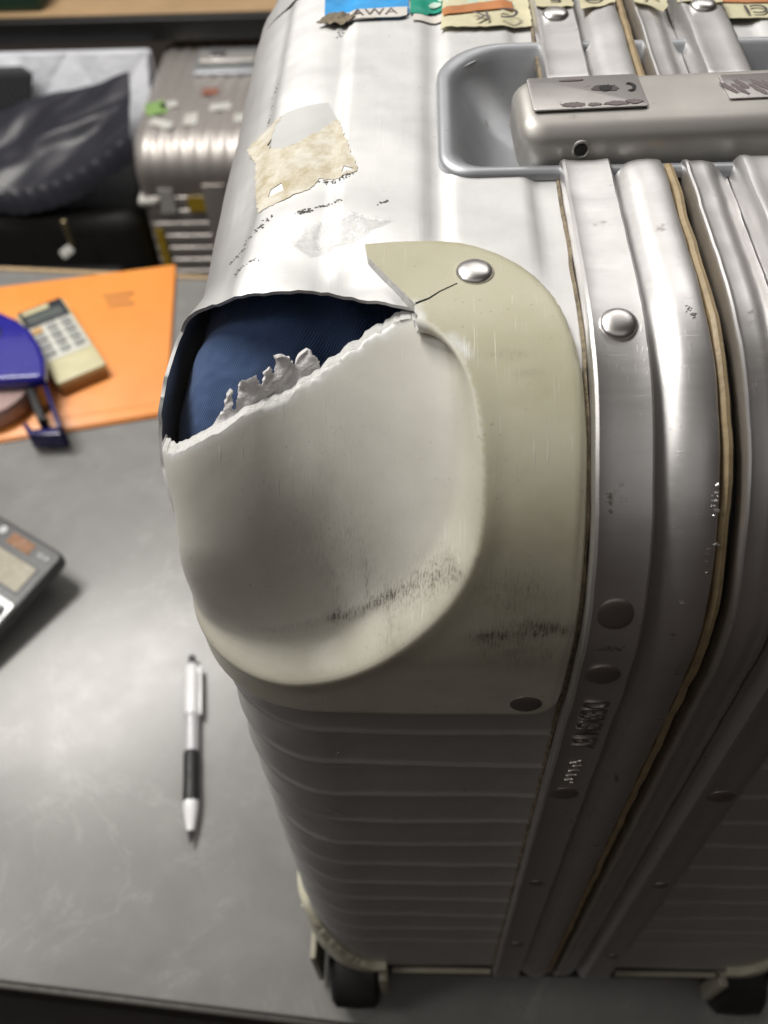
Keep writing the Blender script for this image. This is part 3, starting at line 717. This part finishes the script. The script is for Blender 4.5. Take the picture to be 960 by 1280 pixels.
st = flat('sticker', jag([(.0635, .1850), (.078, .1848), (.0935, .1872), (.0935, .235), (.0660, .235)], .0003, 25), 'sticker_cream', .0012); st['label'] = 'torn cream sticker lettered upside down'
flat('orange_band', [(.0645, .1925), (.0880, .1975), (.0880, .2040), (.0640, .1975)], 'sticker_orange', .0018, parent=st)
flip = lambda x, y, z: frame((x, y, z), (-1, -.05, 0), (0, -1, 0))
text('printed_text', 'K', .0088, flip(.0770, .1905, ZT+.0036), 'ink_grey', st, .00005)
text('printed_text', 'C', .0098, flip(.0860, .1920, ZT+.0036), 'ink', st, .00005)
st = flat('sticker', jag([(.0945, .1900), (.1065, .1895), (.1065, .235), (.0945, .235)], .0004, 26), 'sticker_cream', .0004, top=topz); st['label'] = 'cream sticker strip on the left frame strip'
text('printed_text', 'E', .0085, flip(.1010, .1955, ZT+.0066), 'ink', st, .00005)
st = flat('sticker', jag([(.1090, .1885), (.1150, .1900), (.1205, .1930), (.1205, .235), (.1090, .235)], .0004, 27), 'sticker_cream', .0006, top=topz); st['label'] = 'cream sticker scrap on the left bead'
text('printed_text', 'O', .0080, flip(.1135, .1955, ZT+.0062), 'ink', st, .00005)
st = flat('sticker', jag([(.1268, .1930), (.1320, .1895), (.1348, .1850), (.1370, .1900), (.1385, .235), (.1268, .235)], .0004, 28), 'sticker_cream', .0006, top=topz); st['label'] = 'torn pointed cream sticker scrap on the right bead'
text('printed_text', 'V', .0085, flip(.1318, .1955, ZT+.0064), 'ink', st, .00005)
st = flat('sticker', jag([(.1405, .1915), (.1500, .1890), (.1545, .1895), (.1545, .235), (.1405, .235)], .0004, 29), 'sticker_cream', .0005, top=topz); st['label'] = 'cream sticker strip on the right frame strip'
st = flat('sticker', [(.157, .1880), (.185, .1870), (.185, .235), (.157, .235)], 'sticker_cream', .0006, top=topz); st['label'] = 'cream sticker end right of the frame'
flat('orange_band', [(.157, .1985), (.185, .1965), (.185, .2045), (.157, .2050)], 'sticker_orange', .0011, parent=st, top=topz)
text('printed_text', 'CI', .0085, flip(.1665, .1925, ZT+.0025), 'ink', st, .00005)

# ---- old label residue and clear tape near the tear
res = flat('label_residue', jag([(.0035, .1340), (.0060, .1365), (.0105, .1392), (.0150, .1412), (.0128, .1370), (.0122, .1320), (.0112, .1290), (.0125, .1250), (.0160, .1222), (.0215, .1228), (.0270, .1268), (.0300, .1310), (.0322, .1335), (.0345, .1240), (.0385, .1080), (.0395, .1035), (.0345, .1010), (.0290, .1030), (.0265, .0985), (.0195, .0955), (.0125, .0925), (.0105, .1020), (.0075, .1240), (.0035, .1340)], .0004, 31, .0008)[:-1],
           'paper_residue', .00012, .00012, holes=[[(.0145, .0990), (.0150, .1025), (.0180, .1040), (.0190, .1000)], [(.0350, .1035), (.0355, .1065), (.0382, .1050), (.0380, .1040)]], step=.0010, wob=.00006)
flat('glue_film', [(.0130, .1245), (.0160, .1222), (.0215, .1228), (.0270, .1268), (.0322, .1335), (.0290, .1432), (.0160, .1424), (.0105, .1392), (.0122, .1320)], 'glue_pale', .00006, .00006, parent=res, step=.0012, wob=.00002)
res['label'] = 'peeled tan paper label residue'
fl = [(.0235, .0735), (.0265, .0790), (.0300, .0830), (.0335, .0800), (.0385, .0835), (.0430, .0810), (.0495, .0800), (.0440, .0765), (.0400, .0720), (.0340, .0705), (.0285, .0690)]
P, T = tri2d(fl, [], .0007)
X = np.array([(x, y, shell_pt(x, -(y-.048))[2]+.0003+.0011*abs(fbm(x*1.3, y, 2, 170))+.0005*abs(fbm(x, y*2, 6, 330))) for x, y in P])
sheet('clear_tape', P, T, X, .0001, 'clear_film', suit, up=(0, 0, 1), angle=25)
def specks(name, pts, mat, parent, fn, rad=(.00015, .0005), count=40, spread=.0006, seed=0, lift=.00012, tall=.00006):
    """a scratch: small flecks strewn along a line on a surface fn(u, v) -> point, normal"""
    rnd = random.Random(seed); V = []; F = []; seg = list(zip(pts[:-1], pts[1:])); ln = [math.dist(a, b) for a, b in seg]; tot = sum(ln)
    for _ in range(count):
        r = rnd.random()*tot
        for (a, b), l in zip(seg, ln):
            if r <= l: break
            r -= l
        u = a[0]+(b[0]-a[0])*r/l+rnd.gauss(0, spread); v = a[1]+(b[1]-a[1])*r/l+rnd.gauss(0, spread)
        p, n = fn(u, v); p = Vector(p)+Vector(n)*lift; xf = Vector(n).to_track_quat('Z', 'Y').to_matrix(); rr = rnd.uniform(*rad); sq = rnd.uniform(.3, 1); an = rnd.uniform(0, 6.28); b0 = len(V)
        ring_ = []
        for k in range(6):
            t_ = an+k*math.pi/3; q = rr*rnd.uniform(.6, 1.2); ring_.append(xf @ Vector((q*math.cos(t_), q*sq*math.sin(t_), 0)))
        V += [p+q for q in ring_]+[p+q*.5+Vector(n)*tall for q in ring_]
        F += [tuple(b0+6+k for k in range(6))]+[(b0+k, b0+(k+1) % 6, b0+6+(k+1) % 6, b0+6+k) for k in range(6)]
    o = mesh(name, V, F, mat, parent, False); return o
def top_fn(x, y): return shell_pt(x, -(y-.048)), (0, 0, 1)
def front_fn(x, z): p = shell_pt(x, RT*math.pi/2+ZT-RT-z); return p, (0, -1, 0)
def strip_fn(h): return lambda x, sv: on_ring(x, sv, h)
plain('scrape_dark', (.12, .11, .10), .6); plain('scrape_bright', (.85, .85, .84), .25, .9)
for q, (ln, cnt, sp) in enumerate((([(.0240, .0878), (.0300, .0892), (.0365, .0905)], 46, .0003), ([(.0235, .0868), (.0285, .0876)], 30, .0004), ([(.0095, .0800), (.0130, .0830), (.0165, .0885)], 42, .0006), ([(.0060, .0755), (.0100, .0780)], 22, .0005),
                                   ([(.0105, .0655), (.0150, .0690)], 26, .0005), ([(.0455, .0870), (.0475, .0890)], 14, .0004), ([(.0290, .1020), (.0345, .1000), (.0385, .1040)], 55, .0006), ([(.0070, .1190), (.0100, .1195)], 12, .0003), ([(.0090, .1420), (.0105, .1700)], 20, .0006), ([(.028, .192), (.031, .186)], 24, .0008))):
    specks('scrape', ln, 'scrape_dark', suit, top_fn, count=cnt, spread=sp, seed=300+q)
for q, (ln, cnt, sp, h) in enumerate((([(.1190, .046), (.1197, .052)], 26, .0007, .0049), ([(.1175, .066), (.1185, .060), (.1196, .057)], 34, .0008, .0049), ([(.1150, .072), (.1170, .068)], 18, .0006, .0049), ([(.0975, .070), (.0980, .0715)], 8, .0003, .0049))):
    specks('scrape', ln, 'scrape_bright', suit, strip_fn(h), (.0002, .0007), cnt*2//3, sp, 340+q, .00005, .00012)
for q, (ln, cnt, sp, h) in enumerate((([(.0972, .0470), (.0975, .0510)], 26, .0002, .0050), ([(.0965, .0850), (.1035, .0845)], 40, .0004, .0050), ([(.1140, .0800), (.1190, .0830)], 24, .0004, .0049), ([(.1175, .0900), (.1180, .0950)], 22, .0003, .0049),
                                      ([(.1140, .158), (.1150, .163)], 60, .0003, .0049), ([(.1165, .006), (.1180, .010)], 16, .0004, .0050))):
    specks('scrape', ln, 'scrape_dark', suit, strip_fn(h), (.00015, .0005), cnt, sp, 360+q)
for q, (ln, cnt, sp) in enumerate((([(.020, .300), (.030, .296)], 20, .0008), ([(.018, .270), (.026, .262)], 40, .002), ([(.03, .345), (.05, .343)], 16, .002), ([(.022, .232), (.035, .225)], 40, .003))):
    specks('scrape', ln, 'scrape_bright', suit, front_fn, (.0001, .0004), cnt, sp, 390+q)

# ---- lower corner guards, trim, wheels
def low_guard(mirror):
    zt = lambda a: .080+.045*float(sm((.034-a)/.045))
    sL = lambda z: RT*math.pi/2+(ZT-RT-z)
    top = [(a, sL(zt(a))) for a in np.linspace(.037, -.035, 30)]
    sb = sL(ZB+RB)+RB*math.pi/2+.02
    outl = top+[(-.035, sb), (.028, sb), (.037, sL(.060))]
    P, T = tri2d(outl, [], .0025); de = pdist(P, top, False); X = []
    for (a, s), d in zip(P, de):
        h = .0008+.0034*math.sqrt(max(0, 1-(1-min(1, d/.003))**2))
        if a >= XC: x = a; q = 0; nx = 0; nn = 1
        else:
            th = (XC-a)/RC
            if th < math.pi/2: x = XC-RC*math.sin(th); q = RC*(1-math.cos(th)); nx = -math.sin(th); nn = math.cos(th)
            else: x = XL; q = RC+(th-math.pi/2)*RC; nx = -1; nn = 0
        y, z = off(s, nn*h-q); x += nx*h; X.append((.252-x if mirror else x, y, z))
    m = np.zeros((len(P), 3)); m[:, 0] = .8; m[:, 2] = .1
    g = sheet('wheel_guard', P, T, np.array(X), .003, 'guard_plastic', suit, ref=SREF, mask=m)
    # skirt plate outside the wheel
    xs = lambda x: .252-x if mirror else x
    for lo, hi in (((-.0058, -.008, .006), (-.0024, .040, .062)), ((.0325, -.0185, .022), (.0375, -.0100, .062))):
        a, b = xs(lo[0]), xs(hi[0]); o = box('skirt', (min(a, b), lo[1], lo[2]), (max(a, b), hi[1], hi[2]), 'trim_plastic', g, .001)
for mflag in (False, True): low_guard(mflag)
box('base_trim', (.0395, YF-.0030, .0635), (.0930, YF-.0002, .0668), 'trim_plastic', suit, .0008)
box('base_trim', (.1590, YF-.0030, .0635), (.2125, YF-.0002, .0668), 'trim_plastic', suit, .0008)
box('base_shade_plate', (.012, -.0095, .030), (.240, .356, .0448), 'rubber_black', suit, .004)  # dark base, brought forward to block light from the table underneath
tyre = [(.0150, -.0135), (.0195, -.0135), (.0222, -.0110), (.0228, 0), (.0222, .0110), (.0195, .0135), (.0150, .0135)]
for wx in (.018, .234):
    for wy in (-.0025, .345):
        xf = Matrix.Translation((wx, wy, .0228)) @ Matrix.Rotation(R_(90), 4, 'Y')
        wh = lathe('wheel', tyre, 'rubber_black', suit, xf, 36)
        lathe('hub', [(.004, -.0150), (.0145, -.0140), (.0145, .0140), (.004, .0150)], 'calc_dark', wh, xf, 24)
        box('fork', (wx-.0155, wy-.004, .020), (wx+.0155, wy+.014, .0362), 'rubber_black', wh, .002)

# ================================================================ THINGS ON THE TABLE
# ---- orange folder
fo = empty('folder', (-.35, .55, 0), 'bright orange plastic folder lying flat on the grey table', 'folder')
fp = [(-.178, .466), (-.205, .686), (-.56, .620), (-.53, .388)]
prism('cover', fp, .0004, .0022, 'folder_orange', fo, .0005)
prism('cover', [(x-.001, y+.0015) for x, y in fp], .0024, .0042, 'folder_orange', fo, .0005)
fq = [(-.2720, .640), (-.238, .646), (-.241, .622), (-.275, .617)]
for i in range(3):
    y0 = .640-i*.0085; box('print', (-.272+.003*i, y0-.004, .0043), (-.240-.004*(i % 2), y0, .0045), 'folder_print', fo, 0, 1, Matrix.Translation((-.255, .63, 0)) @ Matrix.Rotation(.17, 4, 'Z') @ Matrix.Translation((.255, -.63, 0)))
box('fold_line', (-.53, .432, .00425), (-.19, .4328, .0046), 'folder_orange', fo, 0, 1, Matrix.Translation((-.19, .478, 0)) @ Matrix.Rotation(.205, 4, 'Z') @ Matrix.Translation((.19, -.432, 0)))
# ---- small cream calculator
ang = math.atan2(.027, .0405); cx = (-.295, .5535, .0044)
sc_o = empty('pocket_calculator', cx, 'small cream pocket calculator lying on the orange folder', 'calculator', rz=ang)
xf = Matrix.Translation(cx) @ Matrix.Rotation(ang, 4, 'Z')
prism('body', rpoly(-.0245, -.0605, .0245, .0605, .003), 0, .0150, 'calc_cream', sc_o, .0016, xf)
prism('underside', rpoly(-.0240, -.0612, .0240, .0600, .003), -.0001, .0095, 'calc_tan', sc_o, .0008, xf)
prism('display_frame', rpoly(-.0225, .0290, .0225, .0590, .001), .0150, .0158, 'lcd_frame', sc_o, .0002, xf)
prism('display', rpoly(-.0180, .0345, .0180, .0470, .001), .0158, .0162, 'lcd_grey', sc_o, 0, xf)
prism('solar_cell', rpoly(-.0190, .0500, .0080, .0565, .001), .0158, .0162, 'calc_cream', sc_o, 0, xf)
prism('faceplate', rpoly(-.0225, -.0270, .0225, .0286, .001), .0150, .0156, 'calc_white', sc_o, .0002, xf)
for i in range(3):
    for j in range(4):
        x = -.0145+i*.0145; y = .0205-j*.0125
        prism('key', rpoly(x-.0052, y-.0042, x+.0052, y+.0042, .0025), .0156, .0175, 'key_orange' if (i == 0 and j == 0) else 'key_grey', sc_o, .0005, xf)
# ---- blue tape dispenser
td = empty('tape_dispenser', (-.33, .49, .0045), 'glossy dark blue tape dispenser on the orange folder', 'tape dispenser')
arc = [(-.43, .575), (-.385, .580), (-.353, .572), (-.332, .560), (-.314, .543), (-.300, .523), (-.291, .504), (-.286, .486), (-.285, .479), (-.292, .4765), (-.33, .4745), (-.38, .472), (-.43, .470)]
prism('cover', arc, .026, .040, 'blue_plastic', td, .0050, None, 4)
lathe('spindle_hole', [(.016, .0385), (.016, .0404), (.0150, .0407)], 'blue_dark', td, Matrix.Translation((-.356, .536, 0)), 28)
lathe('tape_roll', [(.018, .006), (.046, .006), (.047, .009), (.047, .022), (.046, .025), (.018, .025)], 'tape_roll', td, Matrix.Translation((-.350, .487, 0)), 40)
prism('arm', [(-.291, .482), (-.287, .482), (-.2585, .4265), (-.2625, .4240)], .0045, .030, 'blue_dark', td, .001)
prism('arm', [(-.308, .482), (-.301, .482), (-.276, .436), (-.283, .434)], .0045, .029, 'hole_black', td, .001)
prism('cutter', [(-.2625, .4240), (-.2585, .4265), (-.267, .4330), (-.289, .4300), (-.297, .4390), (-.300, .4375), (-.291, .4235)], .0045, .022, 'blue_dark', td, .001)
# ---- big dark calculator, tilted towards the near side
ca = math.atan2(-.53, .85)
cl = (-.2215, .2850, 0)
bc = empty('desk_calculator', cl, 'dark grey desk calculator with tan display at the left edge of the table', 'calculator', rz=ca)
xf = Matrix.Translation((cl[0], cl[1], .034)) @ Matrix.Rotation(ca, 4, 'Z') @ Matrix.Rotation(R_(7), 4, 'X')
prism('body', rpoly(-.110, -.150, 0, 0, .007), -.013, 0, 'calc_dark', bc, .0022, xf)
prism('stand', rpoly(-.095, -.060, -.015, -.030, .003), -.028, -.013, 'calc_dark', bc, .001, xf)
box('foot', (-.105, -.148, -.0165), (-.005, -.142, -.0131), 'rubber_black', bc, .001, 2, xf)
prism('display', rpoly(-.100, -.0440, -.0095, -.0215, .001), 0, .0006, 'lcd_tan', bc, 0, xf)
prism('display_frame', rpoly(-.102, -.0462, -.0078, -.0194, .001), .00002, .0004, 'calc_dark', bc, 0, xf)
prism('solar_cell', rpoly(-.0505, -.0155, -.0255, -.0055, .0006), 0, .0005, 'solar_brown', bc, 0, xf)
prism('keypad', rpoly(-.1080, -.1470, -.0020, -.0520, .003), 0, .0010, 'calc_silver', bc, .0004, xf)
for i in range(5):
    for j in range(5):
        x = -.0140-i*.0202; y = -.0635-j*.0178
        prism('key', rpoly(x-.0078, y-.0058, x+.0078, y+.0058, .0025), .0010, .0042, 'key_dark', bc, .0009, xf)
for bx_ in (-.0185, -.0165, -.0145): box('printed_mark', (bx_, -.0125, .0001), (bx_+.0008, -.0085, .00035), 'print_white', bc, 0, 1, xf)
box('printed_mark', (-.0122, -.0108, .0001), (-.0070, -.0100, .00035), 'print_white', bc, 0, 1, xf)
box('printed_mark', (-.0100, -.0128, .00012), (-.0092, -.0080, .0004), 'print_white', bc, 0, 1, xf)
lathe('printed_mark', [(.0036, 0), (.0036, .0004), (.0035, .00045)], 'print_white', bc, xf @ Matrix.Translation((-.0605, -.0085, 0)), 20)
# ---- pen
pd = Vector((-.0955, .0725, 0))-Vector((-.1155, .2115, 0)); L = pd.length
pen = empty('pen', (-.105, .142, 0), 'white ballpoint pen with black rubber grip lying on the table', 'pen')
px = frame((-.1155, .2115, .0058), (0, 0, 1), (0, 0, 1)) if False else align((-.1155, .2115, .0058), pd.normalized())
lathe('button', [(.0018, 0), (.0026, .0008), (.0026, .0085)], 'pen_dark', pen, px, 20)
lathe('barrel', [(.0038, .0080), (.0050, .0100), (.0054, .016), (.0054, .048)], 'pen_white', pen, px, 28)
lathe('barrel_sleeve', [(.0053, .0481), (.0052, .070), (.0050, .0765)], 'pen_clear', pen, px, 28)
lathe('refill', [(.0030, .0482), (.0030, .0760)], 'pen_white', pen, px, 16)
lathe('grip', [(.0050, .0766), (.0054, .080), (.0052, .095), (.0055, .110), (.0055, .1125)], 'pen_grip', pen, px, 28)
lathe('nose_cone', [(.0055, .1126), (.0053, .117), (.0040, .126), (.0026, .1325)], 'pen_white', pen, px, 28)
lathe('tip', [(.0022, .1326), (.0012, .1375), (.0006, L)], 'pen_dark', pen, px, 16)
cpm = Matrix.Translation((-.1155, .2115, .0058)) @ Matrix.Rotation(math.atan2(pd.y, pd.x), 4, 'Z')
clip_ = box('clip', (.0105, .0056, -.0012), (.0500, .0078, .0026), 'pen_white', pen, .0008, 2, cpm)
box('clip_root', (.0105, .0030, -.0012), (.0170, .0060, .0026), 'pen_white', clip_, .0006, 2, cpm)

# ================================================================ BACKGROUND under the far desk
dk = empty('desk', (-.3, 1.9, -.72), 'desk with pale wooden top and thick black front edge behind the bags', 'desk')
box('desktop', (-1.4, 1.556, -.135), (.9, 2.4, -.1095), 'desk_wood', dk, .002)
box('front_edge', (-1.4, 1.535, -.150), (.9, 1.5555, -.111), 'desk_black', dk, .003)
for x in (-1.36, .82): box('leg', (x, 1.62, -.719), (x+.05, 2.3, -.1352), 'desk_black', dk, .003)
bx2 = empty('storage_box', (-.70, 1.62, -.109), 'dark green box on the wooden desktop at the upper left', 'box')
box('body', (-.86, 1.57, -.1090), (-.612, 1.78, -.055), 'box_green', bx2, .006)
box('lid', (-.865, 1.565, -.0548), (-.607, 1.785, -.040), 'desk_black', bx2, .005)
# ---- second silver suitcase with stickers
c2 = empty('suitcase', (-.28, 1.45, -.72), 'old ribbed silver suitcase with colourful stickers standing under the far desk', 'suitcase')
x0, x1, y0, y1, z0, z1 = -.408, -.150, 1.215, 1.62, -.69, -.168
prof = []
Rr = .055
for k in range(10): a = R_(90*k/9); prof.append((y0+Rr-Rr*math.sin(a), z1-Rr+Rr*math.cos(a)))
zz = z1-Rr-.010
while zz > z0+.02: prof += [(y0, zz), (y0+.0006, zz-.016), (y0+.0045, zz-.019), (y0+.0045, zz-.021), (y0+.0004, zz-.0235)]; zz -= .0245
prof += [(y0+.02, z0), (y1-.02, z0), (y1, z0+.02), (y1, z1-.05), (y1-.015, z1-.012), (y1-.05, z1)]
nx = 61; V = []; F = []; n = len(prof)
for i in range(nx):
    u = i/(nx-1); x = x0+(x1-x0)*u
    e = min(u, 1-u)*(x1-x0); ins = .018-math.sqrt(max(0, .018**2-(.018-min(.018, e))**2)) if e < .018 else 0
    for y, z in prof:
        cy, cz = (y0+y1)/2, (z0+z1)/2; dn = 1-ins/.2
        rib = .0018*math.cos(2*math.pi*(x-x0)/.0245) if (z > z1-Rr and y < 1.58) else 0
        V.append((x, cy+(y-cy)*(1-ins/.2), cz+(z-cz)*(1-ins/.26)+rib))
for i in range(nx-1):
    for j in range(n): j2 = (j+1) % n; F.append((i*n+j, i*n+j2, (i+1)*n+j2, (i+1)*n+j))
F.append(tuple(range(n))[::-1]); F.append(tuple((nx-1)*n+j for j in range(n)))
o = mesh('shell', V, F, 'old_case_metal', c2, True, 30)
bm = bmesh.new(); bm.from_mesh(o.data); bmesh.ops.recalc_face_normals(bm, faces=bm.faces); bm.to_mesh(o.data); bm.free()
box('corner_guard', (x0-.004, y0-.004, -.272), (x0+.030, y0+.060, -.258), 'sticker_white', c2, .005)
box('handle_cup', (-.335, 1.44, -.1685), (-.22, 1.53, -.160), 'aluminium_cup', c2, .004)
h2 = box('handle', (-.328, 1.462, -.160), (-.225, 1.50, -.151), 'handle_metal', c2, .005)
box('lock', (-.306, 1.468, -.1508), (-.280, 1.493, -.1492), 'rivet_metal', h2, .001)
box('frame_strip', (-.300, y0-.003, z0+.03), (-.262, y0-.0005, z1-Rr-.01), 'old_case_metal', c2, .001)
zt2 = z1+.0022
for nm, cx_, cy_, rx, ry, an, m in (('green', -.380, 1.335, .018, .022, .3, 'sticker_green'), ('white', -.360, 1.345, .014, .010, .3, 'sticker_white'), ('white', -.362, 1.285, .022, .011, -.5, 'sticker_white'), ('white', -.316, 1.298, .011, .020, .05, 'sticker_white'),
                             ('white', -.272, 1.335, .018, .012, .1, 'sticker_white'), ('red', -.296, 1.385, .014, .012, 0, 'sticker_red'), ('white', -.225, 1.30, .02, .014, .1, 'sticker_white')):
    s_ = prism('sticker', [(-rx, -ry), (rx, -ry*.9), (rx*.9, ry), (-rx, ry*.8)], 0, .0006, m, c2, 0, Matrix.Translation((cx_, cy_, zt2)) @ Matrix.Rotation(an, 4, 'Z')); s_['label'] = nm + ' sticker on the old case'
for px_, pz, rx, rz_, m in ((-.312, -.268, .017, .014, 'sticker_yellow'), (-.362, -.262, .012, .022, 'sticker_white')):
    box('sticker', (px_-rx, y0-.0022, pz-rz_), (px_+rx, y0-.0010, pz+rz_), m, c2, 0)
box('sticker', (x0-.0012, y0+.03, -.44), (x0-.0002, y0+.055, -.30), 'sticker_yellow', c2, 0)
box('sticker', (x0+.012, y0-.0022, -.41), (x0+.026, y0-.0008, -.315), 'sticker_yellow', c2, 0)
# ---- black bag with crumpled flap
bb = empty('bag', (-.58, 1.38, -.72), 'black nylon bag with a crumpled shiny flap beside the old silver suitcase', 'bag')
def grid_surf(name, nu, nv, f, mat, parent, th, up=(0, -.5, 1)):
    P = []; T = []
    for j in range(nv+1):
        for i in range(nu+1): P.append((i/nu, j/nv))
    for j in range(nv):
        for i in range(nu):
            a = j*(nu+1)+i; T += [(a, a+1, a+nu+2), (a, a+nu+2, a+nu+1)]
    X = np.array([f(u, v) for u, v in P]); return sheet(name, np.array(P), np.array(T), X, th, mat, parent, up=up, angle=80)
box('body', (-.86, 1.232, -.718), (-.425, 1.50, -.300), 'bag_body', bb, .035, 4)
box('pocket', (-.80, 1.205, -.69), (-.47, 1.240, -.40), 'bag_body', bb, .016, 4)
def flap(u, v):
    x = -.78+.372*u-.03*(1-v)*u
    y = 1.42-.185*v-.02*math.sin(math.pi*u)*v
    zb = -.238+.092*u; zf = -.238-.022*math.sin(math.pi*min(1, u*1.1))+.062*u**4
    z = zb+(zf-zb)*v
    q = max(0, (v-.82)/.18); z -= q*q*.030; y += .012*q*q
    wr = .018*noise.noise(Vector((x*6+y*3, y*13-x*9, 2)))+.007*noise.noise(Vector((x*9+y*10, y*26-x*16, 5)))
    wr += .010*math.exp(-((v-.42-.10*math.sin(u*4))/.05)**2)
    if v > .88: wr += .0025*math.sin(u*95)
    return (x, y, z+wr*(1-.5*q))
grid_surf('flap', 90, 70, flap, 'bag_nylon', bb, .003)
zp = box('zip_pull', (-.546, 1.196, -.335), (-.537, 1.203, -.285), 'zip_brass', bb, .002)
prism('pull_tab', rpoly(-.012, -.008, .012, .008, .004), 0, .004, 'sticker_white', zp, .001, align((-.552, 1.196, -.345), (0, -1, .6), .6))
# ---- dark woven bag at the far left
wb = empty('bag', (-.88, 1.45, -.72), 'dark grey woven bag at the upper left edge', 'bag')
V = [(-1.05, 1.37, -.70), (-.70, 1.37, -.70), (-.665, 1.40, -.30), (-.615, 1.455, -.160), (-1.05, 1.455, -.160), (-1.05, 1.482, -.70), (-.72, 1.482, -.70), (-.68, 1.482, -.30), (-.640, 1.482, -.160), (-1.05, 1.482, -.160)]
bm = bmesh.new(); vs = [bm.verts.new(v) for v in V]
for f in ((0, 1, 2, 3, 4), (5, 9, 8, 7, 6), (0, 5, 6, 1), (1, 6, 7, 2), (2, 7, 8, 3), (3, 8, 9, 4), (4, 9, 5, 0)): bm.faces.new([vs[i] for i in f])
bmesh.ops.bevel(bm, geom=bm.edges[:], offset=.004, segments=2, affect='EDGES')
bmobj('body', bm, 'bag_woven', wb)
box('strap', (-.80, 1.44, -.33), (-.775, 1.4465, -.175), 'bag_body', wb, .002)
# ---- pale quilted cover behind
qb = empty('padded_bag', (-.57, 1.51, -.72), 'pale silver quilted padded bag behind the black bag', 'bag')
def quilt(u, v):
    x = -.76+.335*u; z = -.70+.545*v
    p = abs(math.sin((x+z*.5)*30))*abs(math.sin((x-z*.9)*22))
    return (x, 1.512+.62*(z+.155)*(1 if z > -.34 else 0)-(.115 if z <= -.34 else 0)-.010*math.sqrt(p)-.006*noise.noise(Vector((x*12, z*12, 0))), z)
grid_surf('front', 70, 90, quilt, 'quilted_silver', qb, .004, up=(0, -1, 0))
box('body', (-.765, 1.512, -.705), (-.420, 1.530, -.156), 'quilted_silver', qb, .008)
